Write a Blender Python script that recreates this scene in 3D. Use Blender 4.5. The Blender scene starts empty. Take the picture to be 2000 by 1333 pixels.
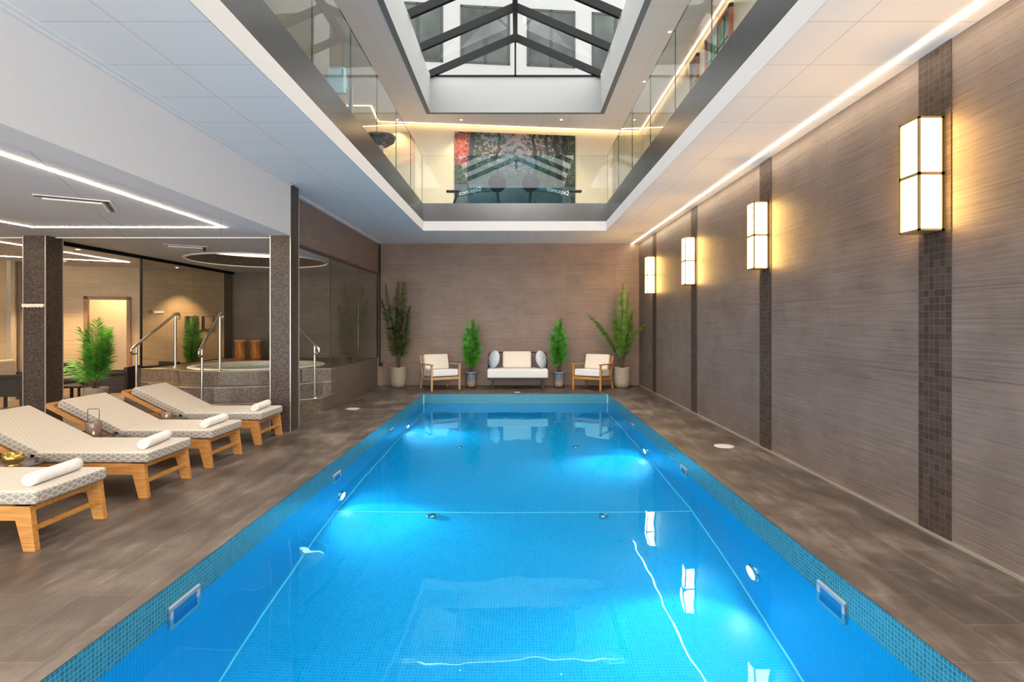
import bpy, math, random
from mathutils import Vector, Matrix
R = math.radians
random.seed(7)
scene = bpy.context.scene
COL = scene.collection

# ------------------------------------------------------------------ camera, world, exposure
cam_data = bpy.data.cameras.new('camera')
cam = bpy.data.objects.new('camera', cam_data)
COL.objects.link(cam)
cam.location = (0, 0, 1.51)
cam.rotation_euler = (R(90), 0, 0)
cam_data.sensor_width = 36
cam_data.lens = 1089 / 2000 * 36
cam_data.shift_x = -10.6 / 2000
cam_data.shift_y = -34.5 / 2000
cam_data.clip_start = 0.05
scene.camera = cam
scene.view_settings.view_transform = 'Standard'
scene.view_settings.look = 'None'
scene.view_settings.exposure = 1.32
scene.view_settings.gamma = 1.0
scene.view_settings.use_curve_mapping = False
cy = scene.cycles
cy.use_denoising = True
cy.max_bounces = 12
cy.diffuse_bounces = 6
cy.glossy_bounces = 4
cy.transmission_bounces = 6
cy.transparent_max_bounces = 16
cy.sample_clamp_indirect = 4.0
cy.blur_glossy = 0.5

world = bpy.data.worlds.new('sky')
scene.world = world
world.use_nodes = True
wb = world.node_tree.nodes['Background']
wb.inputs[0].default_value = (1.0, 0.965, 0.93, 1)
wb.inputs[1].default_value = 3.7

LED_WARM = (1.0, 0.80, 0.56)
S_LED_HALL = 14
S_LED_LOUNGE = 30
S_LED_UPPER = 6.5
S_SCONCE = 10.5
S_POOL = 50
S_SPOT = 25

# daylight enters through the glazed roof: a portal guides the sky light there
pl = bpy.data.lights.new('skylight_portal', 'AREA')
pl.shape = 'RECTANGLE'; pl.size = 3.9; pl.size_y = 12.2
pl.cycles.is_portal = True
po = bpy.data.objects.new('skylight_portal', pl); COL.objects.link(po)
po.location = (-0.03, 6.5, 7.05)
# daylight also comes through two unseen windows, added behind the viewer to brighten the hall
for px_, sx_ in ((-0.05, 5.6), (-7.6, 7.4)):
    pl = bpy.data.lights.new('added_window_portal', 'AREA')
    pl.shape = 'RECTANGLE'; pl.size = sx_; pl.size_y = 2.5 if px_ < -1 else 3.1
    pl.cycles.is_portal = True
    po = bpy.data.objects.new('added_window_portal', pl); COL.objects.link(po)
    po.location = (px_, -2.22, 1.3 if px_ < -1 else 1.65); po.rotation_euler = (R(90), 0, 0)

# ------------------------------------------------------------------ helpers
class MB:
    def __init__(s):
        s.v = []; s.f = []; s.uv = []; s.m = []; s.sm = []
    def face(s, pts, uv=None, m=0, smooth=False):
        i = len(s.v); s.v += [tuple(p) for p in pts]
        s.f.append(list(range(i, i + len(pts)))); s.uv.append(uv); s.m.append(m); s.sm.append(smooth)
    def idx(s, vs, faces, m=0, smooth=True, uvs=None):
        b = len(s.v); s.v += [tuple(p) for p in vs]
        for k, f in enumerate(faces):
            s.f.append([b + i for i in f]); s.uv.append(uvs[k] if uvs else None); s.m.append(m); s.sm.append(smooth)
    def box(s, x0, x1, y0, y1, z0, z1, m=0, M=None, skip=''):
        vs = [Vector((x, y, z)) for z in (z0, z1) for y in (y0, y1) for x in (x0, x1)]
        if M is not None: vs = [M @ v for v in vs]
        fs = {'-z': (0, 2, 3, 1), '+z': (4, 5, 7, 6), '-y': (0, 1, 5, 4), '+y': (2, 6, 7, 3), '-x': (0, 4, 6, 2), '+x': (1, 3, 7, 5)}
        s.idx(vs, [f for k, f in fs.items() if k not in skip], m, False)
        return s
    def hexa(s, b, t, m=0):   # bottom 4 points, top 4 points, both counter-clockwise from above
        s.idx(list(b) + list(t), [(3, 2, 1, 0), (4, 5, 6, 7), (0, 1, 5, 4), (1, 2, 6, 5), (2, 3, 7, 6), (3, 0, 4, 7)], m, False)
        return s
    def bar(s, p, q, w, h, m=0, up=(0, 0, 1)):
        p = Vector(p); q = Vector(q); d = (q - p).normalized(); up = Vector(up)
        a = d.cross(up)
        if a.length < 1e-4: a = d.cross(Vector((1, 0, 0)))
        a.normalize(); b = a.cross(d).normalized()
        def ring(c): return [c - a * w / 2 - b * h / 2, c + a * w / 2 - b * h / 2, c + a * w / 2 + b * h / 2, c - a * w / 2 + b * h / 2]
        vs = ring(p) + ring(q)
        s.idx(vs, [(0, 1, 2, 3), (7, 6, 5, 4), (0, 4, 5, 1), (1, 5, 6, 2), (2, 6, 7, 3), (3, 7, 4, 0)], m, False)
        return s
    def tube(s, pts, r, n=10, m=0, cap=True):
        pts = [Vector(p) for p in pts]; rs = r if isinstance(r, (list, tuple)) else [r] * len(pts)
        vs = []; prev = None
        for i, p in enumerate(pts):
            d = (pts[min(i + 1, len(pts) - 1)] - pts[max(i - 1, 0)]).normalized()
            if prev is None:
                a = d.cross(Vector((0, 0, 1)))
                if a.length < 1e-3: a = d.cross(Vector((1, 0, 0)))
            else:
                a = prev - d * prev.dot(d)
            a.normalize(); prev = a; b = d.cross(a)
            vs += [p + (a * math.cos(2 * math.pi * k / n) + b * math.sin(2 * math.pi * k / n)) * rs[i] for k in range(n)]
        fs = [(i * n + k, i * n + (k + 1) % n, (i + 1) * n + (k + 1) % n, (i + 1) * n + k) for i in range(len(pts) - 1) for k in range(n)]
        s.idx(vs, fs, m, True)
        if cap:
            s.idx(vs[:n][::-1], [tuple(range(n))], m, False); s.idx(vs[-n:], [tuple(range(n))], m, False)
        return s
    def lathe(s, prof, c=(0, 0, 0), n=32, m=0, smooth=True):   # profile of (r, z)
        vs = [Vector((c[0] + r * math.cos(2 * math.pi * k / n), c[1] + r * math.sin(2 * math.pi * k / n), c[2] + z)) for r, z in prof for k in range(n)]
        fs = [(i * n + k, i * n + (k + 1) % n, (i + 1) * n + (k + 1) % n, (i + 1) * n + k) for i in range(len(prof) - 1) for k in range(n)]
        acc = [0]
        for i in range(1, len(prof)): acc.append(acc[-1] + math.hypot(prof[i][0] - prof[i - 1][0], prof[i][1] - prof[i - 1][1]))
        rr = max(p[0] for p in prof)
        uvs = [[(2 * math.pi * k / n * rr, acc[i]), (2 * math.pi * (k + 1) / n * rr, acc[i]), (2 * math.pi * (k + 1) / n * rr, acc[i + 1]), (2 * math.pi * k / n * rr, acc[i + 1])] for i in range(len(prof) - 1) for k in range(n)]
        s.idx(vs, fs, m, smooth, uvs)
        return s
    def disc(s, c, r, n=24, m=0, down=False):
        pts = [(c[0] + r * math.cos(2 * math.pi * k / n), c[1] + r * math.sin(2 * math.pi * k / n), c[2]) for k in range(n)]
        s.face(pts[::-1] if down else pts, None, m)
        return s
    def build(s, name, mats, parent=None, bevel=0, seg=2, subsurf=0, loc=None):
        me = bpy.data.meshes.new(name)
        me.from_pydata([tuple(v) for v in s.v], [], s.f)
        uvl = me.uv_layers.new(name='UVMap')
        for p, uv, mi, sm in zip(me.polygons, s.uv, s.m, s.sm):
            p.material_index = mi; p.use_smooth = sm
            n = p.normal; ax = max(range(3), key=lambda i: abs(n[i]))
            for j, li in enumerate(p.loop_indices):
                co = me.vertices[me.loops[li].vertex_index].co
                uvl.data[li].uv = uv[j] if uv else ((co.y, co.z) if ax == 0 else (co.x, co.z) if ax == 1 else (co.x, co.y))
        for mt in (mats if isinstance(mats, (list, tuple)) else [mats]): me.materials.append(mt)
        me.update()
        o = bpy.data.objects.new(name, me); COL.objects.link(o)
        if parent: o.parent = parent
        if loc: o.location = loc
        if bevel:
            w = o.modifiers.new('weld', 'WELD'); w.merge_threshold = 1e-5
            b = o.modifiers.new('bevel', 'BEVEL'); b.width = bevel; b.segments = seg; b.limit_method = 'ANGLE'; b.angle_limit = R(40)
            b.harden_normals = False
            for p in me.polygons: p.use_smooth = True
            wn = o.modifiers.new('wn', 'WEIGHTED_NORMAL'); wn.keep_sharp = False
        if subsurf:
            q = o.modifiers.new('sub', 'SUBSURF'); q.levels = subsurf; q.render_levels = subsurf
        return o

def tag(o, label, cat, group=None, kind=None):
    if label: o['label'] = label
    if cat: o['category'] = cat
    if group: o['group'] = group
    if kind: o['kind'] = kind
    return o
def thing(name, label, cat, loc=(0, 0, 0), rz=0, group=None):
    o = bpy.data.objects.new(name, None); COL.objects.link(o)
    o.empty_display_size = 0.1
    o.location = loc; o.rotation_euler = (0, 0, rz)
    return tag(o, label, cat, group)
def struct(name, mb, mats, parent=None, label=None, **k):
    o = mb.build(name, mats, parent, **k)
    if not parent: o['kind'] = 'structure'
    if label: o['label'] = label
    return o
def dup(root, loc, rz=None, label=None, group=None):
    r = root.copy(); COL.objects.link(r); r.location = loc
    if rz is not None: r.rotation_euler = (0, 0, rz)
    if label: r['label'] = label
    if group: r['group'] = group
    for ch in list(root.children):
        c = ch.copy(); COL.objects.link(c); c.parent = r
        for g in list(ch.children):
            d = g.copy(); COL.objects.link(d); d.parent = c
    return r

# ------------------------------------------------------------------ materials
class NT:
    def __init__(s, name):
        s.mat = bpy.data.materials.new(name); s.mat.use_nodes = True
        s.t = s.mat.node_tree; s.t.nodes.clear()
        s.out = s.n('ShaderNodeOutputMaterial')
    def n(s, typ, **props):
        nd = s.t.nodes.new(typ)
        for k, v in props.items(): setattr(nd, k, v)
        return nd
    def l(s, a, b): s.t.links.new(a, b)
    def val(s, inp, v):
        if hasattr(v, 'is_linked') or isinstance(v, bpy.types.NodeSocket): s.l(v, inp)
        else: inp.default_value = v
    def math(s, op, a, b=None, c=None):
        nd = s.n('ShaderNodeMath', operation=op)
        s.val(nd.inputs[0], a)
        if b is not None: s.val(nd.inputs[1], b)
        if c is not None: s.val(nd.inputs[2], c)
        return nd.outputs[0]
    def uv(s, scale=(1, 1, 1), loc=(0, 0, 0), rot=0, src='uv'):
        if src == 'uv': o = s.n('ShaderNodeUVMap').outputs[0]
        else: o = s.n('ShaderNodeTexCoord').outputs[src]
        mp = s.n('ShaderNodeMapping'); s.l(o, mp.inputs[0])
        mp.inputs['Location'].default_value = loc; mp.inputs['Scale'].default_value = scale; mp.inputs['Rotation'].default_value = (0, 0, rot)
        return mp.outputs[0]
    def noise(s, vec, scale=5, detail=4, rough=0.55):
        nd = s.n('ShaderNodeTexNoise'); s.l(vec, nd.inputs['Vector'])
        nd.inputs['Scale'].default_value = scale; nd.inputs['Detail'].default_value = detail; nd.inputs['Roughness'].default_value = rough
        return nd.outputs['Fac']
    def ramp(s, fac, stops):
        nd = s.n('ShaderNodeValToRGB'); s.l(fac, nd.inputs[0])
        e = nd.color_ramp.elements
        while len(e) < len(stops): e.new(0.5)
        for i, (p, c) in enumerate(stops):
            e[i].position = p; e[i].color = (*c, 1) if len(c) == 3 else c
        return nd.outputs[0]
    def mix(s, fac, a, b, mode='MIX'):
        nd = s.n('ShaderNodeMix', data_type='RGBA', blend_type=mode)
        s.val(nd.inputs[0], fac)
        for inp, v in ((nd.inputs[6], a), (nd.inputs[7], b)):
            if isinstance(v, tuple): inp.default_value = (*v, 1) if len(v) == 3 else v
            else: s.l(v, inp)
        return nd.outputs[2]
    def brick(s, vec, w, h, mortar, c1, c2, cm, offset=0.0, freq=2, bias=0.0, smooth=0.1):
        nd = s.n('ShaderNodeTexBrick', offset=offset, offset_frequency=freq, squash=1.0); s.l(vec, nd.inputs['Vector'])
        for k, v in (('Color1', c1), ('Color2', c2), ('Mortar', cm)): nd.inputs[k].default_value = (*v, 1)
        nd.inputs['Scale'].default_value = 1; nd.inputs['Mortar Size'].default_value = mortar
        nd.inputs['Mortar Smooth'].default_value = smooth; nd.inputs['Bias'].default_value = bias
        nd.inputs['Brick Width'].default_value = w; nd.inputs['Row Height'].default_value = h
        return nd
    def bump(s, h, strength=0.3, dist=0.01):
        nd = s.n('ShaderNodeBump'); s.l(h, nd.inputs['Height']); nd.inputs['Strength'].default_value = strength; nd.inputs['Distance'].default_value = dist
        return nd.outputs[0]
    def pbr(s, col, rough=0.5, metal=0.0, normal=None, spec=0.5, **kw):
        p = s.n('ShaderNodeBsdfPrincipled')
        if isinstance(col, tuple): p.inputs['Base Color'].default_value = (*col, 1)
        else: s.l(col, p.inputs['Base Color'])
        s.val(p.inputs['Roughness'], rough); s.val(p.inputs['Metallic'], metal)
        p.inputs['Specular IOR Level'].default_value = spec
        if normal: s.l(normal, p.inputs['Normal'])
        for k, v in kw.items(): s.val(p.inputs[k], v)
        s.l(p.outputs[0], s.out.inputs[0])
        return p

def plain(name, col, rough=0.5, metal=0.0, var=0.06, scale=8, bump=0.0, spec=0.5, **kw):
    t = NT(name); v = t.uv(src='Object')
    f = t.noise(v, scale, 3)
    c = t.ramp(f, [(0.3, tuple(x * (1 - var) for x in col)), (0.7, tuple(min(1, x * (1 + var)) for x in col))])
    t.pbr(c, rough, metal, t.bump(t.noise(v, scale * 12, 2), bump, 0.003) if bump else None, spec, **kw)
    return t.mat
def emit(name, col, st):
    t = NT(name); e = t.n('ShaderNodeEmission'); e.inputs[0].default_value = (*col, 1); e.inputs[1].default_value = st
    t.l(e.outputs[0], t.out.inputs[0]); return t.mat
def glass_thin(name, tint, ior=1.5, refl=1.0):
    t = NT(name)
    tr = t.n('ShaderNodeBsdfTransparent'); tr.inputs[0].default_value = (*tint, 1)
    gl = t.n('ShaderNodeBsdfGlossy'); gl.inputs['Roughness'].default_value = 0.0; gl.inputs[0].default_value = (0.95, 0.97, 1, 1)
    fr = t.n('ShaderNodeFresnel'); fr.inputs[0].default_value = ior
    geo = t.n('ShaderNodeNewGeometry')
    # front faces only reflect, so a pane's back side does not act as the inside of a solid
    f = t.math('MULTIPLY', fr.outputs[0], refl)
    f = t.math('MULTIPLY', f, t.math('SUBTRACT', 1.0, geo.outputs['Backfacing']))
    mx = t.n('ShaderNodeMixShader'); t.l(f, mx.inputs[0]); t.l(tr.outputs[0], mx.inputs[1]); t.l(gl.outputs[0], mx.inputs[2])
    t.l(mx.outputs[0], t.out.inputs[0]); return t.mat

def wall_tile(name, dark, light, grout, off=(0, 0), tw=1.2, th=0.6, warm=0):
    t = NT(name); v = t.uv(loc=(off[0], off[1], 0))
    streak = t.noise(t.uv((0.9, 60, 1)), 1.0, 7, 0.75)
    fine = t.noise(t.uv((2.2, 130, 1)), 1.0, 4, 0.65)
    cloud = t.noise(t.uv(), 2.2, 4, 0.6)
    f = t.math('ADD', t.math('MULTIPLY', streak, 0.5), t.math('ADD', t.math('MULTIPLY', fine, 0.25), t.math('MULTIPLY', cloud, 0.25)))
    c = t.ramp(f, [(0.38, dark), (0.62, light)])
    b = t.brick(v, tw, th, 0.0028, (0.94, 0.94, 0.94), (1.04, 1.03, 1.02), (0.66, 0.63, 0.6))
    c = t.mix(1.0, c, b.outputs[0], 'MULTIPLY')
    h = t.math('SUBTRACT', f, t.math('MULTIPLY', b.outputs['Fac'], 1.2))
    t.pbr(c, 0.48, 0, t.bump(h, 0.35, 0.006), 0.35)
    return t.mat
def mosaic(name, c1, c2, grout, size=0.023, gap=0.0022, rough=0.3, var=0.5, spec=0.5, bump=0.4, big=0.0):
    t = NT(name); v = t.uv()
    b = t.brick(v, size, size, gap, c1, c2, grout)
    sn = t.n('ShaderNodeVectorMath', operation='SNAP'); t.l(v, sn.inputs[0]); sn.inputs[1].default_value = (size, size, 1)
    wn = t.n('ShaderNodeTexWhiteNoise', noise_dimensions='2D'); t.l(sn.outputs[0], wn.inputs['Vector'])
    k = t.ramp(wn.outputs['Value'], [(0, (1 - var,) * 3), (1, (1 + var,) * 3)])
    tc = t.mix(1.0, t.mix(wn.outputs['Value'], c1, c2), k, 'MULTIPLY')
    if big:
        tc = t.mix(big, tc, t.ramp(t.noise(v, 3.0, 3), [(0.35, tuple(x * .6 for x in c1)), (0.7, tuple(x * 1.4 for x in c2))]))
    c = t.mix(b.outputs['Fac'], tc, grout)
    t.pbr(c, rough, 0, t.bump(t.math('SUBTRACT', 1.0, b.outputs['Fac']), bump, 0.002), spec)
    return t.mat
def ceil_tile(name, col, tw, th, off=(0, 0), rot=0, line=0.5, gap=0.004, warm=None):
    t = NT(name); v = t.uv(loc=(off[0], off[1], 0), rot=rot)
    b = t.brick(v, tw, th, gap, col, tuple(x * 0.985 for x in col), tuple(x * line for x in col))
    t.pbr(b.outputs[0], 0.75, 0, t.bump(t.math('SUBTRACT', 1.0, b.outputs['Fac']), 0.3, 0.003), 0.25)
    return t.mat
def wood(name, dark, light, sc=(3, 40, 40), rough=0.42):
    t = NT(name); v = t.uv(sc, src='Object')
    f = t.noise(v, 1.0, 5, 0.65)
    f2 = t.noise(t.uv(src='Object'), 5, 2)
    c = t.ramp(t.math('ADD', t.math('MULTIPLY', f, .75), t.math('MULTIPLY', f2, .25)), [(0.34, dark), (0.66, light)])
    t.pbr(c, rough, 0, t.bump(f, 0.08, 0.002), 0.4)
    return t.mat

M = {}
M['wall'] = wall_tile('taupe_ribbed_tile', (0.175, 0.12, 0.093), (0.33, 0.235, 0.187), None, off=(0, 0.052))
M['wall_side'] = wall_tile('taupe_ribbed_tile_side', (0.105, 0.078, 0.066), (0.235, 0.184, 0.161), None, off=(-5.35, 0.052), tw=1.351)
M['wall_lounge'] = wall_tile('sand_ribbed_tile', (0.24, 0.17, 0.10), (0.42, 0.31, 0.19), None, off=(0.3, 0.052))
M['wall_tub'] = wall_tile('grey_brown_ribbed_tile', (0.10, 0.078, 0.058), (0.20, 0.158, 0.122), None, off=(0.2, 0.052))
M['strip'] = mosaic('dark_brown_mosaic_strip', (0.05, 0.034, 0.028), (0.062, 0.044, 0.036), (0.14, 0.11, 0.09), 0.0515, 0.0013, 0.6, 0.18, spec=0.2)
M['column'] = mosaic('brown_bead_mosaic', (0.055, 0.036, 0.028), (0.095, 0.066, 0.053), (0.035, 0.028, 0.024), 0.0185, 0.0022, 0.4, 0.35, spec=0.3)
M['tubmosaic'] = mosaic('brown_grid_mosaic', (0.055, 0.038, 0.030), (0.11, 0.08, 0.062), (0.26, 0.21, 0.165), 0.026, 0.0022, 0.3, 0.35)
M['pool'] = mosaic('aqua_pool_mosaic', (0.003, 0.31, 0.55), (0.006, 0.335, 0.57), (0.04, 0.42, 0.68), 0.0255, 0.0026, 0.3, 0.05, spec=0.3, bump=0.25)
M['poolband'] = mosaic('teal_waterline_mosaic', (0.022, 0.125, 0.175), (0.03, 0.15, 0.20), (0.07, 0.27, 0.33), 0.0255, 0.0028, 0.2, 0.1)
M['poolline'] = plain('pale_grout_line', (0.55, 0.85, 0.95), 0.5)
M['white'] = plain('white_plaster', (0.80, 0.765, 0.745), 0.8, var=0.01)
M['white_paint'] = plain('white_paint', (0.82, 0.80, 0.78), 0.6, var=0.01)
M['ceil'] = ceil_tile('white_ceiling_tile', (0.91, 0.87, 0.815), 0.5975, 0.6, off=(2.58, 0.0), line=0.72)
M['ceil_low'] = ceil_tile('lounge_ceiling_tile', (0.72, 0.71, 0.73), 1.2, 0.6, rot=R(-28), line=0.6)
M['ceil_far'] = plain('grey_white_ceiling', (0.62, 0.58, 0.55), 0.7, var=0.02)
M['ceil_up'] = ceil_tile('upper_ceiling_tile', (0.78, 0.75, 0.74), 0.6, 0.6, line=0.8)
M['upwall'] = plain('cream_wall_paint', (0.66, 0.575, 0.44), 0.7, var=0.02)
M['upfloor'] = plain('grey_gym_floor', (0.30, 0.28, 0.26), 0.6)
M['steel'] = plain('brushed_steel', (0.46, 0.46, 0.47), 0.32, 1.0, var=0.06, scale=3)
M['fascia'] = plain('steel_fascia', (0.20, 0.20, 0.205), 0.25, 1.0, var=0.12, scale=1.2)
M['chrome'] = plain('polished_steel', (0.72, 0.68, 0.63), 0.18, 1.0, var=0.02)
M['trimmetal'] = plain('pale_edge_trim', (0.62, 0.56, 0.50), 0.35, 0.7)
M['anthracite'] = plain('anthracite_frame', (0.005, 0.006, 0.006), 0.8, 0.0, spec=0.15)
M['black'] = plain('black_metal', (0.012, 0.012, 0.014), 0.4, 0.3)
M['brass'] = plain('warm_brass_frame', (0.55, 0.40, 0.17), 0.38, 0.8)
M['gold'] = plain('gold_glass', (0.60, 0.40, 0.10), 0.18, 0.9)
M['teak'] = wood('teak', (0.32, 0.12, 0.025), (0.62, 0.29, 0.07))
M['oak'] = wood('light_oak', (0.36, 0.22, 0.11), (0.60, 0.41, 0.23))
M['darkwood'] = wood('dark_brown_wood', (0.06, 0.035, 0.025), (0.12, 0.075, 0.05))
M['doorwood'] = wood('walnut_frame', (0.14, 0.06, 0.025), (0.24, 0.115, 0.05))
M['stump'] = wood('amber_stump_wood', (0.20, 0.055, 0.008), (0.60, 0.24, 0.05), (14, 14, 5))
M['cream'] = plain('cream_upholstery', (0.74, 0.66, 0.56), 0.9, var=0.03, bump=0.3, scale=14)
M['offwhite'] = plain('off_white_upholstery', (0.74, 0.71, 0.69), 0.9, var=0.03, bump=0.3, scale=14)
M['towel'] = plain('terry_towel', (0.85, 0.80, 0.75), 0.95, var=0.04, bump=0.9, scale=30)
M['pot'] = plain('beige_stone_pot', (0.38, 0.32, 0.25), 0.6, var=0.1, scale=10, bump=0.2)
M['soil'] = plain('dark_soil', (0.03, 0.022, 0.016), 0.95, var=0.4, scale=40)
M['stem'] = plain('brown_cane', (0.10, 0.06, 0.03), 0.7, var=0.3, scale=20)
M['rattan'] = plain('dark_rattan', (0.022, 0.018, 0.018), 0.6, var=0.3, scale=60, bump=0.8)
M['darkcushion'] = plain('charcoal_cushion', (0.05, 0.043, 0.04), 0.85, var=0.1)
M['taupecushion'] = plain('taupe_cushion', (0.16, 0.13, 0.11), 0.85, var=0.1)
M['tabletop'] = plain('bronze_table_top', (0.13, 0.105, 0.09), 0.35, 0.5, var=0.1)
M['jar'] = plain('smoky_mauve_glass', (0.26, 0.17, 0.15), 0.18, 0.0, var=0.15, spec=0.8, Alpha=0.78)
M['tubshell'] = mosaic('cream_tub_mosaic', (0.70, 0.64, 0.54), (0.82, 0.77, 0.68), (0.5, 0.45, 0.38), 0.026, 0.0022, 0.3, 0.08)
M['tubrim'] = plain('cream_tub_rim', (0.78, 0.72, 0.62), 0.35, var=0.02)
M['cassette'] = plain('air_vent_white', (0.70, 0.68, 0.66), 0.6, var=0.02)
M['facade'] = plain('white_render', (0.098, 0.10, 0.10), 0.9, var=0.03, scale=1.0)
M['extglass'] = plain('grey_window_glass', (0.022, 0.026, 0.025), 0.6, 0.0, var=0.5, scale=0.8, spec=0.05)
M['extframe'] = plain('grey_window_frame', (0.018, 0.021, 0.02), 0.7, spec=0.05)
M['drain'] = plain('pale_drain_cover', (0.55, 0.50, 0.46), 0.4, var=0.02)
M['recess'] = plain('blue_recess', (0.005, 0.16, 0.38), 0.5)
M['skimsteel'] = plain('satin_steel', (0.42, 0.42, 0.44), 0.45, 0.3)
M['glass'] = glass_thin('clear_glass', (0.93, 0.965, 0.95), 1.5, 1.0)
M['glass_dark'] = glass_thin('smoked_glass', (0.80, 0.79, 0.76), 1.5, 1.0)
M['glass_roof'] = glass_thin('roof_glass', (0.95, 0.97, 0.97), 1.45, 0.15)
M['glass_gable'] = glass_thin('gable_glass', (0.95, 0.97, 0.97), 1.45, 0.0)
M['glass_teal'] = glass_thin('teal_tinted_glass', (0.60, 0.77, 0.79), 1.5, 0.6)
M['glass_edge'] = plain('glass_edge_green', (0.03, 0.055, 0.05), 0.2)
M['led_hall'] = emit('led_strip_hall', (1.0, 0.80, 0.54), S_LED_HALL)
M['led_lounge'] = emit('led_strip_lounge', LED_WARM, S_LED_LOUNGE)
M['led_upper'] = emit('led_strip_upper', (1.0, 0.70, 0.38), S_LED_UPPER)
M['led_cove'] = emit('cove_light', (1.0, 0.74, 0.42), 3.5)
M['sconce'] = emit('sconce_panel', (1.0, 0.57, 0.16), S_SCONCE)
M['poollamp'] = emit('pool_lamp_lens', (0.72, 0.80, 1.0), S_POOL)
M['spotlens'] = emit('downlight_lens', (1.0, 0.78, 0.5), S_SPOT)
M['flame'] = emit('candle_flame', (1.0, 0.55, 0.18), 25)
M['wax'] = plain('candle_wax', (0.8, 0.6, 0.35), 0.5)
M['doorglow'] = None

def mk_deck():
    t = NT('slate_deck_tile'); o = t.n('ShaderNodeUVMap').outputs[0]
    sp = t.n('ShaderNodeSeparateXYZ'); t.l(o, sp.inputs[0]); cb = t.n('ShaderNodeCombineXYZ')
    t.l(t.math('ADD', sp.outputs[1], 0.0), cb.inputs[0]); t.l(t.math('ADD', sp.outputs[0], 0.87), cb.inputs[1])
    v = cb.outputs[0]
    mp = t.n('ShaderNodeMapping'); t.l(v, mp.inputs[0]); mp.inputs['Scale'].default_value = (1.6, 6, 1); mp.inputs['Rotation'].default_value = (0, 0, .35)
    n1 = t.noise(mp.outputs[0], 1.1, 7, 0.72); n2 = t.noise(v, 1.5, 6, 0.65)
    c = t.ramp(t.math('ADD', t.math('MULTIPLY', n1, .5), t.math('MULTIPLY', n2, .5)), [(0.36, (0.040, 0.031, 0.027)), (0.5, (0.088, 0.068, 0.057)), (0.66, (0.20, 0.162, 0.137))])
    b = t.brick(v, 0.62, 0.31, 0.0034, (0.84, 0.84, 0.84), (1.1, 1.08, 1.05), (1.6, 1.55, 1.5), 0.5)
    c = t.mix(1.0, c, b.outputs[0], 'MULTIPLY')
    rg = t.ramp(n2, [(0.3, (0.34,) * 3), (0.7, (0.5,) * 3)])
    t.pbr(c, rg, 0, t.bump(t.math('SUBTRACT', n1, t.math('MULTIPLY', b.outputs['Fac'], 1.0)), 0.15, 0.004), 0.45)
    return t.mat
M['deck'] = mk_deck()

def mk_water(name, tint, strength, dist, sc):
    t = NT(name); g = t.n('ShaderNodeBsdfGlass'); g.inputs['IOR'].default_value = 1.33; g.inputs['Roughness'].default_value = 0.0
    g.inputs['Color'].default_value = (*tint, 1)
    v = t.uv((1.0, 0.55, 1), src='Object')
    n = t.noise(v, sc, 2, 0.45)
    t.l(t.bump(n, strength, dist), g.inputs['Normal']); t.l(g.outputs[0], t.out.inputs[0]); return t.mat
M['water'] = mk_water('pool_water', (0.40, 0.90, 1.0), 0.14, 0.03, 2.2)
M['tubwater'] = mk_water('tub_water', (0.72, 0.93, 0.9), 0.3, 0.02, 5)

def mk_scallop(name, base, line, size=0.085):
    t = NT(name); uvo = t.n('ShaderNodeUVMap').outputs[0]
    sp = t.n('ShaderNodeSeparateXYZ'); t.l(uvo, sp.inputs[0])
    u = t.math('DIVIDE', sp.outputs[0], size); v = t.math('DIVIDE', sp.outputs[1], size * 0.25)
    row = t.math('FLOOR', v)
    par = t.math('MULTIPLY', t.math('FLOORED_MODULO', row, 2.0), 0.5)
    fx = t.math('ABSOLUTE', t.math('SUBTRACT', t.math('FRACT', t.math('ADD', u, par)), 0.5))
    fy = t.math('MULTIPLY', t.math('FRACT', v), 0.25)
    d1 = t.math('SQRT', t.math('ADD', t.math('POWER', fx, 2.0), t.math('POWER', fy, 2.0)))
    gx = t.math('SUBTRACT', fx, 0.5); gy = t.math('ADD', fy, 0.25)
    d2 = t.math('SQRT', t.math('ADD', t.math('POWER', gx, 2.0), t.math('POWER', gy, 2.0)))
    ins = t.math('LESS_THAN', d2, 0.5)   # the lower row lies over the upper one
    d = t.math('ADD', t.math('MULTIPLY', d2, ins), t.math('MULTIPLY', d1, t.math('SUBTRACT', 1.0, ins)))
    edge = t.math('GREATER_THAN', d, 0.455)
    ring = t.math('MULTIPLY', t.math('GREATER_THAN', t.math('SINE', t.math('MULTIPLY', d, 55.0)), 0.3), 0.30)
    f = t.math('MAXIMUM', edge, ring)
    f = t.math('MULTIPLY', f, 0.9)
    ob = t.uv(src='Object')
    c = t.mix(f, base, line)
    t.pbr(c, 0.9, 0, t.bump(t.noise(ob, 300, 2), 0.3, 0.002), 0.2)
    return t.mat
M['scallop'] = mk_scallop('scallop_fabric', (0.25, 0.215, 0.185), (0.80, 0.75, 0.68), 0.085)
M['scallop_lit'] = mk_scallop('scallop_fabric_lit', (0.53, 0.475, 0.405), (0.72, 0.67, 0.59), 0.085)  # same fabric, paler: stronger light on upward faces put into the colour
def lit_top_faces(o, axis):
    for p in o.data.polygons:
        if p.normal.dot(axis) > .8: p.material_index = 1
    return o

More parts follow.
